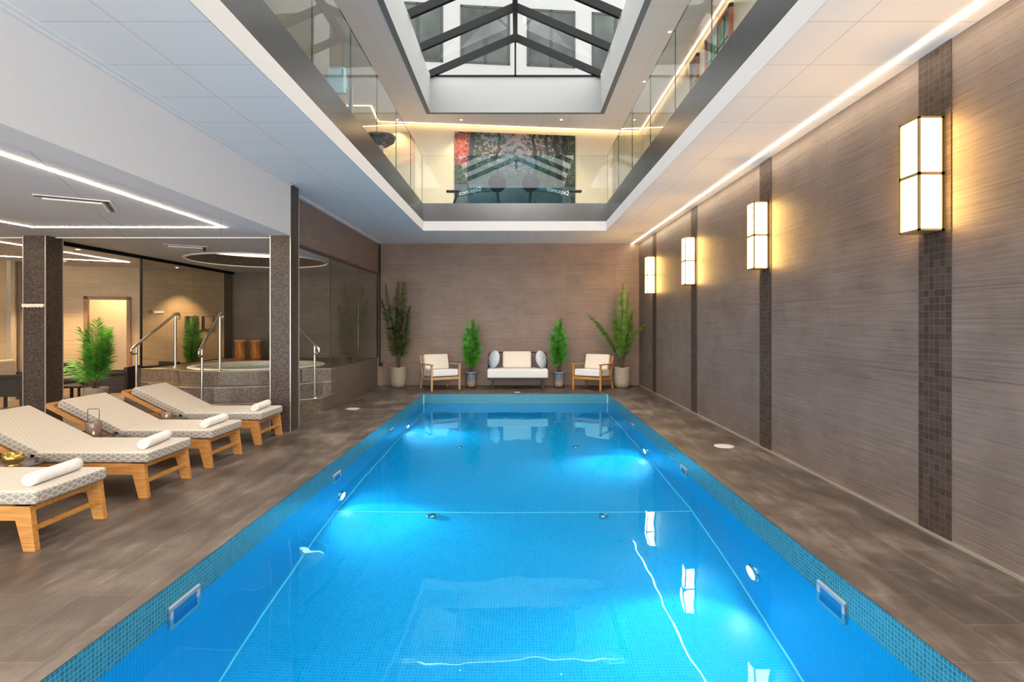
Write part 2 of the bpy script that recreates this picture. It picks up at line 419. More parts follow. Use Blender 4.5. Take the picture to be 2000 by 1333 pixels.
def mk_leaf(name, c0, c1):
    t = NT(name); v = t.uv(src='Object'); f = t.noise(v, 9, 3)
    c = t.ramp(f, [(0.35, c0), (0.65, c1)])
    p = t.n('ShaderNodeBsdfPrincipled'); t.l(c, p.inputs['Base Color']); p.inputs['Roughness'].default_value = 0.45
    tr = t.n('ShaderNodeBsdfTranslucent'); t.l(c, tr.inputs[0])
    mx = t.n('ShaderNodeMixShader'); mx.inputs[0].default_value = 0.3
    t.l(p.outputs[0], mx.inputs[1]); t.l(tr.outputs[0], mx.inputs[2]); t.l(mx.outputs[0], t.out.inputs[0]); return t.mat
M['leaf_olive'] = mk_leaf('olive_frond', (0.045, 0.05, 0.018), (0.17, 0.18, 0.06))
M['leaf_green'] = mk_leaf('green_frond', (0.03, 0.17, 0.012), (0.14, 0.45, 0.05))
M['leaf_yellow'] = mk_leaf('fresh_green_frond', (0.06, 0.16, 0.018), (0.20, 0.36, 0.05))

def mk_glaze():
    t = NT('blue_beige_glaze'); v = t.uv(src='Object'); sp = t.n('ShaderNodeSeparateXYZ'); t.l(v, sp.inputs[0])
    f = t.math('ADD', t.math('MULTIPLY', sp.outputs[2], 2.2), t.math('MULTIPLY', t.noise(v, 9, 4), 0.5))
    c = t.ramp(f, [(0.45, (0.40, 0.29, 0.18)), (0.75, (0.14, 0.16, 0.20)), (1.0, (0.20, 0.24, 0.30))])
    t.pbr(c, 0.3); return t.mat
M['glaze'] = mk_glaze()
def mk_bluecush():
    t = NT('blue_grey_speckled_fabric'); v = t.uv(src='Object')
    vo = t.n('ShaderNodeTexVoronoi'); t.l(v, vo.inputs['Vector']); vo.inputs['Scale'].default_value = 55
    c = t.ramp(vo.outputs['Distance'], [(0.25, (0.34, 0.42, 0.56)), (0.6, (0.66, 0.68, 0.70))])
    t.pbr(c, 0.9); return t.mat
M['bluecush'] = mk_bluecush()
def mk_art():
    t = NT('forest_print'); uvo = t.uv(); sp = t.n('ShaderNodeSeparateXYZ'); t.l(uvo, sp.inputs[0])
    x, z = sp.outputs[0], sp.outputs[1]     # metres from the lower left corner
    sky = t.ramp(t.noise(t.uv((0.8, 0.8, 1)), 1.4, 3), [(0.33, (0.03, 0.16, 0.22)), (0.50, (0.36, 0.25, 0.26)), (0.72, (0.55, 0.30, 0.22))])
    low = t.ramp(t.math('DIVIDE', z, 1.25), [(0.15, (0.02, 0.07, 0.05)), (0.5, (1, 1, 1))])
    sky = t.mix(0.9, sky, low, 'MULTIPLY')
    leaf = t.ramp(t.noise(t.uv((1, 1.15, 1), (3, 1, 0)), 7.5, 9, 0.75), [(0.50, (0, 0, 0)), (0.55, (1, 1, 1))])
    # dense at the sides and the bottom, open in the middle
    side = t.math('POWER', t.math('ABSOLUTE', t.math('DIVIDE', t.math('SUBTRACT', x, 1.42), 1.45)), 1.3)
    dens = t.math('ADD', t.math('MULTIPLY', side, 0.85), t.math('MULTIPLY', t.math('SUBTRACT', 0.75, z), 0.25))
    lf = t.math('GREATER_THAN', t.math('ADD', t.noise(t.uv((1, 1.2, 1), (3, 1, 0)), 8, 9, 0.78), t.math('MULTIPLY', dens, 0.16)), 0.525)
    leafc = t.ramp(t.noise(t.uv(loc=(7, 0, 0)), 14, 4), [(0.4, (0.006, 0.012, 0.008)), (0.62, (0.05, 0.09, 0.03)), (0.8, (0.16, 0.14, 0.05))])
    redm = t.math('MULTIPLY', t.math('LESS_THAN', t.math('ADD', x, t.math('MULTIPLY', t.noise(t.uv(), 5, 3), 0.5)), 0.62), t.math('GREATER_THAN', z, 0.45))
    leafc = t.mix(redm, leafc, t.ramp(t.noise(t.uv(loc=(2, 5, 0)), 16, 4), [(0.4, (0.05, 0.008, 0.004)), (0.6, (0.38, 0.05, 0.012))]))
    c = t.mix(lf, sky, leafc)
    wob = t.math('MULTIPLY', t.math('SUBTRACT', t.noise(t.uv((0.5, 0.8, 1)), 1.8, 2), 0.5), 0.45)
    xx = t.math('ADD', x, wob)
    tm = None
    for cx, w in ((0.42, 0.055), (1.02, 0.028), (1.95, 0.045), (2.28, 0.03), (2.52, 0.07), (2.72, 0.035)):
        k = t.math('LESS_THAN', t.math('ABSOLUTE', t.math('SUBTRACT', xx, cx)), w)
        tm = k if tm is None else t.math('MAXIMUM', tm, k)
    c = t.mix(tm, c, (0.012, 0.008, 0.006))
    t.pbr(c, 0.35); return t.mat
M['art'] = mk_art()
M['darkpanel'] = plain('dark_teal_panel', (0.045, 0.07, 0.085), 0.25, 0.0, var=0.3, scale=4)
def mk_stain(name, cols):
    t = NT(name); v = t.uv()
    vo = t.n('ShaderNodeTexVoronoi'); t.l(v, vo.inputs['Vector']); vo.inputs['Scale'].default_value = 7
    sp = t.n('ShaderNodeSeparateColor'); t.l(vo.outputs['Color'], sp.inputs[0])
    c = t.ramp(sp.outputs[0], cols); t.pbr(c, 0.3); return t.mat
M['stained'] = mk_stain('coloured_glass', [(0.2, (0.10, 0.28, 0.20)), (0.5, (0.35, 0.55, 0.50)), (0.8, (0.45, 0.50, 0.20)), (0.95, (0.6, 0.12, 0.06))])

# ------------------------------------------------------------------ the hall: measures
XR, XL, YB = 2.97, -3.38, 13.62           # right wall, left glass plane, back wall
ZC, ZL = 3.46, 2.735                       # hall ceiling, lounge ceiling
PX0, PX1, PY0, PY1, WZ = -2.01, 1.93, 0.6, 11.91, -0.2
OX0, OX1, OY0, OY1 = -1.98, 1.87, 0.4, 11.73   # ceiling opening
YF = -2.2                                   # wall behind the viewer

# floor (deck all round the pool)
b = MB()
b.box(-13, PX0 - .002, YF, 14.6, -0.3, 0); b.box(PX1 + .002, XR + .05, YF, 14.6, -0.3, 0)
b.box(PX0 - .002, PX1 + .002, YF, PY0 - .002, -0.3, 0); b.box(PX0 - .002, PX1 + .002, PY1 + .002, 14.6, -0.3, 0)
struct('floor', b, M['deck'])

# pool
pool = thing('swimming_pool', 'long rectangular swimming pool lined with blue mosaic', 'swimming pool', (0, 0, 0))
b = MB(); ZF1, ZF0, YS = -1.30, -1.70, 6.15
w = [(PX0, PY0), (PX1, PY0), (PX1, PY1), (PX0, PY1)]
b.face([(PX0, YS, ZF1), (PX1, YS, ZF1), (PX1, PY1, ZF1), (PX0, PY1, ZF1)])
b.face([(PX0, 3.2, ZF0), (PX1, 3.2, ZF0), (PX1, YS, ZF1), (PX0, YS, ZF1)])
b.face([(PX0, PY0, ZF0), (PX1, PY0, ZF0), (PX1, 3.2, ZF0), (PX0, 3.2, ZF0)])
zt = WZ + 0.0
b.face([(PX0, PY1, -1.8), (PX0, PY0, -1.8), (PX0, PY0, zt), (PX0, PY1, zt)][::-1])
b.face([(PX1, PY0, -1.8), (PX1, PY1, -1.8), (PX1, PY1, zt), (PX1, PY0, zt)][::-1])
b.face([(PX0, PY1, -1.8), (PX1, PY1, -1.8), (PX1, PY1, zt), (PX0, PY1, zt)])
b.face([(PX1, PY0, -1.8), (PX0, PY0, -1.8), (PX0, PY0, zt), (PX1, PY0, zt)])
b.build('basin', M['pool'], pool)
b = MB(); e = 0.0006; zt = -0.002
b.face([(PX0 + e, PY1, WZ), (PX0 + e, PY0, WZ), (PX0 + e, PY0, zt), (PX0 + e, PY1, zt)])
b.face([(PX1 - e, PY0, WZ), (PX1 - e, PY1, WZ), (PX1 - e, PY1, zt), (PX1 - e, PY0, zt)])
b.face([(PX1, PY1 - e, WZ), (PX0, PY1 - e, WZ), (PX0, PY1 - e, zt), (PX1, PY1 - e, zt)])
b.face([(PX0, PY0 + e, WZ), (PX1, PY0 + e, WZ), (PX1, PY0 + e, zt), (PX0, PY0 + e, zt)])
b.build('waterline_band', M['poolband'], pool)
b = MB(); q = 0.012
for xa in (PX0, PX1 - q):
    b.face([(xa, YS, ZF1 + .003), (xa + q, YS, ZF1 + .003), (xa + q, PY1, ZF1 + .003), (xa, PY1, ZF1 + .003)])
    b.face([(xa, 3.2, ZF0 + .003), (xa + q, 3.2, ZF0 + .003), (xa + q, YS, ZF1 + .003), (xa, YS, ZF1 + .003)])
    b.face([(xa, PY0, ZF0 + .003), (xa + q, PY0, ZF0 + .003), (xa + q, 3.2, ZF0 + .003), (xa, 3.2, ZF0 + .003)])
b.face([(PX0, YS - q, ZF1 + .004), (PX1, YS - q, ZF1 + .004), (PX1, YS + q * .3, ZF1 + .004), (PX0, YS + q * .3, ZF1 + .004)])
for xa in (PX0 + .006, PX1 - .018):
    b.face([(xa, PY1 - .006, ZF1), (xa + .012, PY1 - .006, ZF1), (xa + .012, PY1 - .006, -0.01), (xa, PY1 - .006, -0.01)])
b.build('pale_joint', M['poolline'], pool)
b = MB(); b.face([(PX0 - .01, PY0 - .01, WZ), (PX1 + .01, PY0 - .01, WZ), (PX1 + .01, PY1 + .01, WZ), (PX0 - .01, PY1 + .01, WZ)])
b.build('water_surface', M['water'], pool)
for x, y in ((-.93, 6.05), (.93, 6.05), (-.93, 8.9), (.93, 8.9)):
    b = MB(); b.lathe([(0.06, 0), (0.055, .015), (0.02, .02), (0.0, .02)], (x, y, ZF1 + .002), 20)
    b.build('floor_inlet', M['chrome'], pool)

# underwater lamps
def pool_lamp(x, y, label, s):
    t = thing('pool_lamp', label, 'pool lamp', (x, y, -1.02), 0, 'underwater pool lamps')
    b = MB(); M4 = Matrix.Rotation(R(90) * s, 4, 'Y')
    b.lathe([(0.12, 0.0), (0.12, 0.02), (0.09, 0.03), (0.09, 0.0)], n=28)
    b.v = [tuple(M4 @ Vector(v)) for v in b.v]; b.build('bezel', M['chrome'], t)
    b = MB(); b.disc((0, 0, 0.024), 0.09, 28); b.v = [tuple(M4 @ Vector(v)) for v in b.v]; b.build('lens', M['poollamp'], t)
    l = bpy.data.lights.new('beam', 'SPOT'); l.energy = 150; l.spot_size = R(95); l.spot_blend = 1.0; l.color = (.80, .90, 1.0); l.shadow_soft_size = .06
    o = bpy.data.objects.new('beam', l); COL.objects.link(o); o.parent = t; o.location = (s * .05, 0, 0)
    o.rotation_euler = Vector((s * .62, -.55, -.55)).to_track_quat('-Z', 'Y').to_euler()
for x, y, l, s in ((PX0, 6.33, 'glowing underwater lamp in the left pool wall, nearer the viewer', 1), (PX0, 10.12, 'glowing underwater lamp in the left pool wall near the far end', 1),
                   (PX1, 4.55, 'glowing underwater lamp in the right pool wall, nearer the viewer', -1), (PX1, 8.32, 'glowing underwater lamp in the right pool wall, farther away', -1),
                   (PX0, 2.55, 'added unseen underwater lamp in the left pool wall closest to the near end', 1)):  # last lamp is out of view, added to even out the pool light
    pool_lamp(x + (.002 if s > 0 else -.002), y, l, s)

# skimmer openings
def skimmer(x, y, s, label, k=1.0):
    t = thing('pool_skimmer', label, 'skimmer', (x, y, -0.235), 0, 'skimmer openings at the waterline')
    b = MB(); L, H, f = .15 * k, .105 * k, .028 * k
    xs = sorted((0, s * .014))
    b.box(*xs, -L, L, H - f, H); b.box(*xs, -L, L, -H, -H + f); b.box(*xs, -L, -L + f, -H + f, H - f); b.box(*xs, L - f, L, -H + f, H - f)
    b.build('frame', M['skimsteel'], t, bevel=0.002)
    b = MB(); xs = sorted((0, s * .007)); b.box(*xs, -L + f, L - f, -H + f, H - f); b.build('opening', M['recess'], t)
for y, l, k in ((3.36, 'steel framed skimmer opening in the left pool wall, nearest the viewer', 1), (6.19, 'steel framed skimmer opening midway along the left pool wall', .8), (8.9, 'small skimmer opening in the left pool wall, farthest back', .6)):
    skimmer(PX0 + e, y, 1, l, k)
for y, l, k in ((3.42, 'steel framed skimmer opening in the right pool wall, nearest the viewer', 1), (6.45, 'steel framed skimmer opening midway along the right pool wall', .8), (9.3, 'small skimmer opening in the right pool wall, farthest back', .6)):
    skimmer(PX1 - e, y, -1, l, k)
for x, y, l in ((-2.91, 9.84, 'pale round cover in the left deck beside the hot tub base'), (2.54, 6.85, 'pale round cover in the right deck beside the ribbed wall'), (0.0, 12.2, 'small pale cover in the deck in front of the sofa')):
    b = MB(); r = .12 if y < 12 else .07
    b.lathe([(r, 0), (r, .004), (r * .8, .006), (0, .006)], n=28)
    tag(b.build('deck_cover', M['drain'], loc=(x, y, 0.0005)), l, 'deck cover')

# ------------------------------------------------------------------ walls
b = MB(); b.box(XL - .07, XR + .05, YB, YB + .15, 0, ZC); struct('wall_back', b, M['wall'])
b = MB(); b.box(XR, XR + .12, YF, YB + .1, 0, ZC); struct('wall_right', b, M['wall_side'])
for yc in (3.967, 6.67, 9.37, 12.08, 1.265):
    b = MB(); b.box(XR - .006, XR + .02, yc - .155, yc + .155, 0, ZC)
    struct('wall_mosaic_strip', b, M['strip'])
b = MB(); b.box(XR - .02, XR, YF, YB, 0, .018); struct('baseboard_right', b, M['trimmetal'])
b = MB()
for x0, x1, z0, z1 in ((-13, -11.3, 0, ZC), (-3.9, -2.85, 0, ZC), (2.75, XR + .1, 0, ZC), (-2.85, 2.75, 3.2, ZC), (-11.3, -3.9, 2.55, ZC), (-2.85, 2.75, 0, .1), (-11.3, -3.9, 0, .05)):
    b.box(x0, x1, YF - .12, YF, z0, z1)
struct('wall_front', b, M['white'])
for nm, x0, x1, z0, z1, n_ in (('window_added_2', -2.85, 2.75, .1, 3.2, 5), ('window_added_3', -11.3, -3.9, .05, 2.55, 6)):  # glazing out of view, added to let in more daylight
    wn_ = thing(nm, None, None); wn_['kind'] = 'structure'
    b = MB()
    for k in range(n_ + 1):
        x = x0 + (x1 - x0) * k / n_; b.box(x - .03, x + .03, YF - .09, YF - .03, z0, z1)
    b.box(x0, x1, YF - .09, YF - .03, z0, z0 + .06); b.box(x0, x1, YF - .09, YF - .03, z1 - .06, z1); b.build('window_frame', M['anthracite'], wn_)
    b = MB(); b.face([(x0, YF - .06, z0), (x1, YF - .06, z0), (x1, YF - .06, z1), (x0, YF - .06, z1)]); b.build('pane', M['glass'], wn_)
b = MB(); b.box(XL - .06, XL, 8.06, YB, ZL, ZC); struct('wall_left', b, M['wall'])
b = MB(); b.box(XL - .05, XL + .012, 8.06, YB - .01, ZL - .045, ZL + .0); struct('trim_1', b, M['darkwood'])

# hall ceiling with its opening
b = MB()
b.box(-3.16, OX0, YF, OY1, ZC, ZC + .2); b.box(-3.46, -3.16, 7.76, OY1, ZC, ZC + .2); b.box(OX1, XR + .05, YF, OY1, ZC, ZC + .2)
b.box(-3.46, XR + .05, OY1, YB + .1, ZC, ZC + .2); b.box(OX0, OX1, YF, OY0, ZC, ZC + .2)
struct('ceiling', b, M['ceil'])
b = MB(); b.box(OX0 - .001, OX0 + .002, OY0, OY1, ZC, ZC + .2); b.box(OX1 - .002, OX1 + .001, OY0, OY1, ZC, ZC + .2); b.box(OX0, OX1, OY1 - .002, OY1 + .001, ZC, ZC + .2)
M['fasciawhite'] = plain('fascia_paint', (0.52, 0.50, 0.485), 0.7, var=0.01)
struct('trim_2', b, M['fasciawhite'])
b = MB(); b.box(-3.159, -3.09, YF, 7.76, ZC - .012, ZC + .0); b.box(-3.159, -3.13, YF, 7.76, ZC - .03, ZC - .012); b.box(-3.379, -3.31, 8.06, YB, ZC - .02, ZC); struct('trim_3', b, M['white_paint'])
# white bulkhead beam and the mosaic columns
b = MB(); b.box(-3.46, -3.16, YF, 7.76, ZL - .0, ZC); struct('beam', b, M['white'])
def column(x0, x1, y0, y1, z1, label):
    t = thing('mosaic_column', label, 'column'); t['kind'] = 'structure'
    b = MB(); b.box(x0, x1, y0, y1, 0, z1); b.build('shaft', M['column'], t)
    b = MB()
    for x in (x0, x1):
        for y in (y0, y1): b.box(x - .005, x + .005, y - .005, y + .005, 0, z1)
    b.build('edge_trim', M['trimmetal'], t)
column(-3.44, -3.16, 7.76, 8.06, ZC, 'brown mosaic column beside the pool, right of the four loungers')
column(-6.88, -6.57, 7.76, 8.06, ZL, 'brown mosaic column behind the loungers at the far left')

# lounge ceiling
b = MB(); b.box(-13, -3.46, YF, 7.93, ZL, ZL + .1); struct('ceiling_lounge', b, M['ceil_low'])
b = MB(); b.box(-13, -3.46, 7.93, 7.96, ZL - .012, ZL + .1); struct('trim_4', b, M['white_paint'])
TC = (-5.05, 10.9)
def ray_rect(th, x0, x1, y0, y1):
    dx, dy = math.cos(th), math.sin(th); ts = []
    if dx > 1e-9: ts.append((x1 - TC[0]) / dx)
    if dx < -1e-9: ts.append((x0 - TC[0]) / dx)
    if dy > 1e-9: ts.append((y1 - TC[1]) / dy)
    if dy < -1e-9: ts.append((y0 - TC[1]) / dy)
    return min(ts)
def angles(x0, x1, y0, y1, n=96):
    a = [2 * math.pi * k / n for k in range(n)]
    a += [math.atan2(y - TC[1], x - TC[0]) % (2 * math.pi) for x in (x0, x1) for y in (y0, y1)]
    return sorted(set(round(t, 6) for t in a))
b = MB(); rc = (-6.9, -3.42, 7.96, 13.5); A = angles(*rc)
P = [(TC[0] + math.cos(t) * ray_rect(t, *rc), TC[1] + math.sin(t) * ray_rect(t, *rc)) for t in A]
Q = [(TC[0] + math.cos(t) * 1.25, TC[1] + math.sin(t) * 1.25) for t in A]
for i in range(len(A)):
    j = (i + 1) % len(A)
    b.face([(*Q[i], ZL), (*Q[j], ZL), (*P[j], ZL), (*P[i], ZL)])
b.box(-13, -6.9, 7.96, 14.6, ZL, ZL + .1)
struct('ceiling_lounge_far', b, M['ceil_far'])
dome = thing('ceiling_recess', None, None); dome['kind'] = 'structure'
b = MB(); b.lathe([(1.25, .0), (1.25, -.02), (1.29, -.02), (1.29, .0)], (*TC, ZL), 72); b.build('lip', M['white_paint'], dome)
b = MB(); b.lathe([(1.25, .0), (1.25, .20)], (*TC, ZL), 72); b.build('recess_wall', M['strip'], dome)
b = MB(); b.lathe([(1.25, .20), (1.33, .20), (1.33, .42), (0, .42)], (*TC, ZL), 72); b.build('recess_top', M['white_paint'], dome)
b = MB(); b.lathe([(1.325, .22), (1.325, .29)], (*TC, ZL), 72); b.build('cove_strip', M['led_cove'], dome)

# lounge walls
def slab_wall(p, q, z0, z1, th, mb, uoff=0, holes=()):
    p = Vector((*p, 0)); q = Vector((*q, 0)); d = q - p; L = d.length; d.normalize(); n = Vector((-d.y, d.x, 0))  # n points away from viewer side
    def quad(a, c, z_0, z_1, off, flip=False):
        pts = [p + d * a + n * off + Vector((0, 0, z_0)), p + d * c + n * off + Vector((0, 0, z_0)), p + d * c + n * off + Vector((0, 0, z_1)), p + d * a + n * off + Vector((0, 0, z_1))]
        uv = [(a + uoff, z_0), (c + uoff, z_0), (c + uoff, z_1), (a + uoff, z_1)]
        mb.face(pts[::-1] if flip else pts, uv[::-1] if flip else uv)
    segs = []; x = 0
    for a, c, h0, h1 in holes:
        segs.append((x, a, z0, z1))
        if h1 < z1: segs.append((a, c, h1, z1))
        if h0 > z0: segs.append((a, c, z0, h0))
        x = c
    segs.append((x, L, z0, z1))
    for s_ in segs: quad(*s_, 0)
    return p, d, n, L
b = MB()
WP, WQ = (-9.75, 11.58), (-6.84, 13.006)
p0 = Vector(WP); dd = (Vector(WQ) - p0).normalized()
def along(px):   # distance along the slanted wall where the photo column px meets it
    k = (px - 1010.6) / 1089
    return (k * p0.y - p0.x) / (dd.x - k * dd.y)
ha, hb = along(172), along(248)
wp, wd, wn, wl = slab_wall(WP, WQ, 0, ZL, .1, b, holes=((ha, hb, 0, 2.02),))
struct('wall_lounge_back', b, M['wall_lounge'])
# doorway with lit corridor behind
dr = thing('door_1', None, None); dr['kind'] = 'structure'
def wpnt(a, off, z): v = wp + wd * a + wn * off; return (v.x, v.y, z)
b = MB()
for a in (ha - .035, hb + .035): b.bar(wpnt(a, .03, 0), wpnt(a, .03, 2.09), .07, .16, up=wn)
b.bar(wpnt(ha - .07, .03, 2.055), wpnt(hb + .07, .03, 2.055), .16, .07, up=(0, 0, 1))
b.build('door_frame', M['doorwood'], dr)
b = MB()
b.face([wpnt(ha - .3, 1.2, 0), wpnt(hb + .8, 1.2, 0), wpnt(hb + .8, 1.2, 2.5), wpnt(ha - .3, 1.2, 2.5)])
b.face([wpnt(ha - .3, .0, 0), wpnt(ha - .3, 1.2, 0), wpnt(ha - .3, 1.2, 2.5), wpnt(ha - .3, 0, 2.5)])
b.face([wpnt(hb + .8, 1.2, 0), wpnt(hb + .8, .0, 0), wpnt(hb + .8, 0, 2.5), wpnt(hb + .8, 1.2, 2.5)])
b.face([wpnt(ha - .3, .0, 2.5), wpnt(ha - .3, 1.2, 2.5), wpnt(hb + .8, 1.2, 2.5), wpnt(hb + .8, 0, 2.5)])
b.build('corridor_wall', M['upwall'], dr)
cl = bpy.data.lights.new('corridor_lamp', 'AREA'); cl.energy = 11; cl.size = .5; cl.color = (1, .72, .38)
clo = bpy.data.objects.new('corridor_lamp', cl); COL.objects.link(clo); clo.location = wpnt((ha + hb) / 2, .6, 2.45)
# wall left of the corner and the recess
b = MB(); b.box(-13, -9.93, 10.9, 11.05, 0, ZL); struct('wall_lounge_left', b, M['wall_lounge'])
b = MB(); b.box(-9.95, -9.87, 10.86, 10.95, 0, ZL); struct('trim_5', b, M['trimmetal'])
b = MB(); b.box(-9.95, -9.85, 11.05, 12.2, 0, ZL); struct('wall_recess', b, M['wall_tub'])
b = MB(); b.box(-13.1, -13, YF, 11, 0, ZL); struct('wall_far_left', b, M['wall_lounge'])
# hot tub back wall and the wall continuing behind the glass
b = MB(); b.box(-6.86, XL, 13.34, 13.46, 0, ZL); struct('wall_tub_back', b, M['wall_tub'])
b = MB(); b.box(-6.95, -6.836, 12.99, 13.5, 0, ZL); struct('wall_corner', b, M['wall_lounge'])

# glass partitions around the hot tub
gp = thing('glass_partition', 'clear glass screen between hot tub platform and pool deck', 'glass partition')
b = MB()
b.box(-3.386, -3.374, 10.075, 11.83, .69, ZL - .045); b.build('pane', M['glass_dark'], gp)
b = MB(); b.box(-3.386, -3.374, 11.84, 13.50, .69, ZL - .045); b.build('pane', M['glass_dark'], gp)
b = MB(); b.box(-3.39, -3.37, 10.065, 10.077, .69, ZL - .045); b.box(-3.395, -3.365, 13.44, 13.50, .69, ZL - .045); b.box(-3.39, -3.37, 10.07, 13.5, .685, .695); b.build('edge', M['darkcushion'], gp)
gp = thing('glass_partition', 'glass screen with dark top rail between hot tub and lounge', 'glass partition')
for ya, yb in ((10.09, 11.7), (11.71, 13.30)):
    b = MB(); b.box(-6.806, -6.794, ya, yb, .70, ZL - .05); b.build('pane', M['glass_dark'], gp)
b = MB(); b.box(-6.83, -6.77, 8.06, 13.34, ZL - .055, ZL - .0); b.build('top_rail', M['anthracite'], gp)
b = MB(); b.box(-6.815, -6.785, 10.06, 10.09, 0, ZL - .055); b.box(-6.81, -6.79, 10.07, 13.3, .69, .705); b.build('post', M['black'], gp)
b = MB(); b.box(-6.84, -6.80, 10.07, 13.34, 0, .69); struct('wall_tub_plinth', b, M['tubmosaic'])

# corner channel
b = MB(); b.box(-3.37, -3.335, 13.56, 13.6, .55, ZC - .02); b.box(-3.375, -3.29, 13.54, 13.61, .47, .55)
tag(b.build('cable_channel', M['black']), 'black vertical cable channel in the back left corner', 'cable channel')

# ------------------------------------------------------------------ hot tub
tub = thing('hot_tub', 'round hot tub in a brown mosaic platform with curved steps', 'hot tub')
RX = (-6.79, -3.36)
def outline(Rk, n=None):
    out = []
    for t in A2:
        d = ray_rect(t, RX[0], RX[1], 10.05, 13.34)
        if math.sin(t) < 0:
            d = max(d, Rk) if Rk else d
            if Rk:
                dx = math.cos(t)
                side = (RX[1] - TC[0]) / dx if dx > 1e-9 else ((RX[0] - TC[0]) / dx if dx < -1e-9 else 99)
                d = min(d, side)
        out.append((TC[0] + math.cos(t) * d, TC[1] + math.sin(t) * d))
    return out
A2 = sorted(set([2 * math.pi * k / 120 for k in range(120)] + angles(RX[0], RX[1], 10.05, 13.34, 8) +
      [math.atan2(-math.sqrt(max(Rk**2 - (x - TC[0])**2, 0)), x - TC[0]) % (2 * math.pi) for Rk in (1.8, 2.15) for x in RX]))
O = [outline(k) for k in (1.45, 1.8, 2.15)]
C12 = [(TC[0] + math.cos(t) * 1.2, TC[1] + math.sin(t) * 1.2) for t in A2]
def riser(mb, pl, z0, z1, inner=None):
    u = 0
    for i in range(len(pl)):
        j = (i + 1) % len(pl); L = math.hypot(pl[j][0] - pl[i][0], pl[j][1] - pl[i][1])
        if inner and math.dist(pl[i], inner[i]) + math.dist(pl[j], inner[j]) < 1e-4: continue
        mb.face([(*pl[i], z0), (*pl[j], z0), (*pl[j], z1), (*pl[i], z1)], [(u, z0), (u + L, z0), (u + L, z1), (u, z1)]); u += L
def ringtop(mb, a, c, z):
    for i in range(len(a)):
        j = (i + 1) % len(a)
        if math.hypot(a[i][0] - c[i][0], a[i][1] - c[i][1]) + math.hypot(a[j][0] - c[j][0], a[j][1] - c[j][1]) < 1e-4: continue
        mb.face([(*a[i], z), (*c[i], z), (*c[j], z), (*a[j], z)])
b = MB(); riser(b, O[0], 0, .69); ringtop(b, C12, O[0], .69); b.build('platform', M['tubmosaic'], tub)
b = MB(); riser(b, O[1], 0, .46, O[0]); ringtop(b, O[0], O[1], .46); b.build('step', M['tubmosaic'], tub)
b = MB(); riser(b, O[2], 0, .23, O[1]); ringtop(b, O[1], O[2], .23); b.build('step', M['tubmosaic'], tub)
b = MB(); b.lathe([(1.22, .69), (1.215, .705), (1.19, .712), (1.10, .712), (1.075, .70), (1.065, .68)], (*TC, 0), 80); b.build('rim', M['tubrim'], tub)
b = MB(); b.lathe([(1.065, .69), (1.055, .60), (1.0, .1), (.7, .06), (0, .06)], (*TC, 0), 80); b.build('basin', M['tubshell'], tub)
b = MB(); b.disc((*TC, .615), 1.058, 80); b.build('water', M['tubwater'], tub)
# nosings
for k, z in ((0, .69), (1, .46), (2, .23)):
    b = MB(); pl_ = [p for p in O[k] if p[1] < 10.3]
    pl_.sort(key=lambda p: math.atan2(p[1] - TC[1], p[0] - TC[0]))
    b.tube([(p[0], p[1], z) for p in pl_], .005, 6); b.build('nosing', M['trimmetal'], tub)

# handrails
def handrail(up, lo, zu, zl, label):
    ux, uy = up; lx, ly = lo
    t = thing('handrail', label, 'handrail', (lx, ly, zl), 0, 'steel handrails of the hot tub')
    U = Vector((ux - lx, uy - ly, zu - zl)); d = Vector((ux - lx, uy - ly, 0)); hl = d.length; d.normalize()
    b = MB(); b.tube([(0, 0, 0), (0, 0, .90)], .019, 12); b.lathe([(.042, 0), (.042, .012), (.02, .02)], n=20); b.build('post', M['chrome'], t)
    b = MB(); b.tube([tuple(U), tuple(U + Vector((0, 0, .97)))], .019, 12); b.lathe([(.042, 0), (.042, .012), (.02, .02)], tuple(U), n=20); b.build('post', M['chrome'], t)
    T0 = Vector((0, 0, .915)); T1 = U + Vector((0, 0, .99)); sl = (T1 - T0).normalized()
    s0 = T0 - sl * .13; s1 = T1 + d * .0
    pts = [s0 + Vector((0, 0, -.075)) + d * .10, s0 + Vector((0, 0, -.085)) + d * .04, s0 + Vector((0, 0, -.055)) - d * .012, s0, T0, T1, T1 + d * .05 + Vector((0, 0, .012)), T1 + d * .10 - Vector((0, 0, .01)), T1 + d * .125 - Vector((0, 0, .055)), T1 + d * .10 - Vector((0, 0, .09))]
    b = MB(); b.tube(pts, .021, 12); b.build('grab_rail', M['chrome'], t)
handrail((-6.32, 10.3), (-6.37, 9.32), .69, .23, 'steel handrail left of the hot tub, beside the glass screen')
handrail((-5.11, 9.58), (-5.05, 8.93), .69, .23, 'steel handrail at the middle of the curved hot tub steps')
handrail((-4.10, 9.92), (-3.46, 9.52), .69, .23, 'steel handrail partly behind the mosaic column, beside the pool deck')

# wooden stools on the platform
def stump(x, label, y=12.76):
    t = thing('stump_stool', label, 'stool', (x, y, .69), 0, 'wooden stump stools')
    b = MB(); b.lathe([(.10, 0), (.118, .03), (.112, .2), (.115, .38), (.122, .41)], n=18); b.disc((0, 0, 0), .1, 18, down=True)
    b.build('trunk', M['stump'], t)
    b = MB(); b.lathe([(.128, .41), (.132, .425), (.125, .44), (0, .44)], n=24); b.build('seat', M['oak'], t)
stump(-6.33, 'amber wooden stump stool behind the hot tub, nearer the glass screen')
stump(-5.99, 'amber wooden stump stool behind the hot tub, nearer the column')

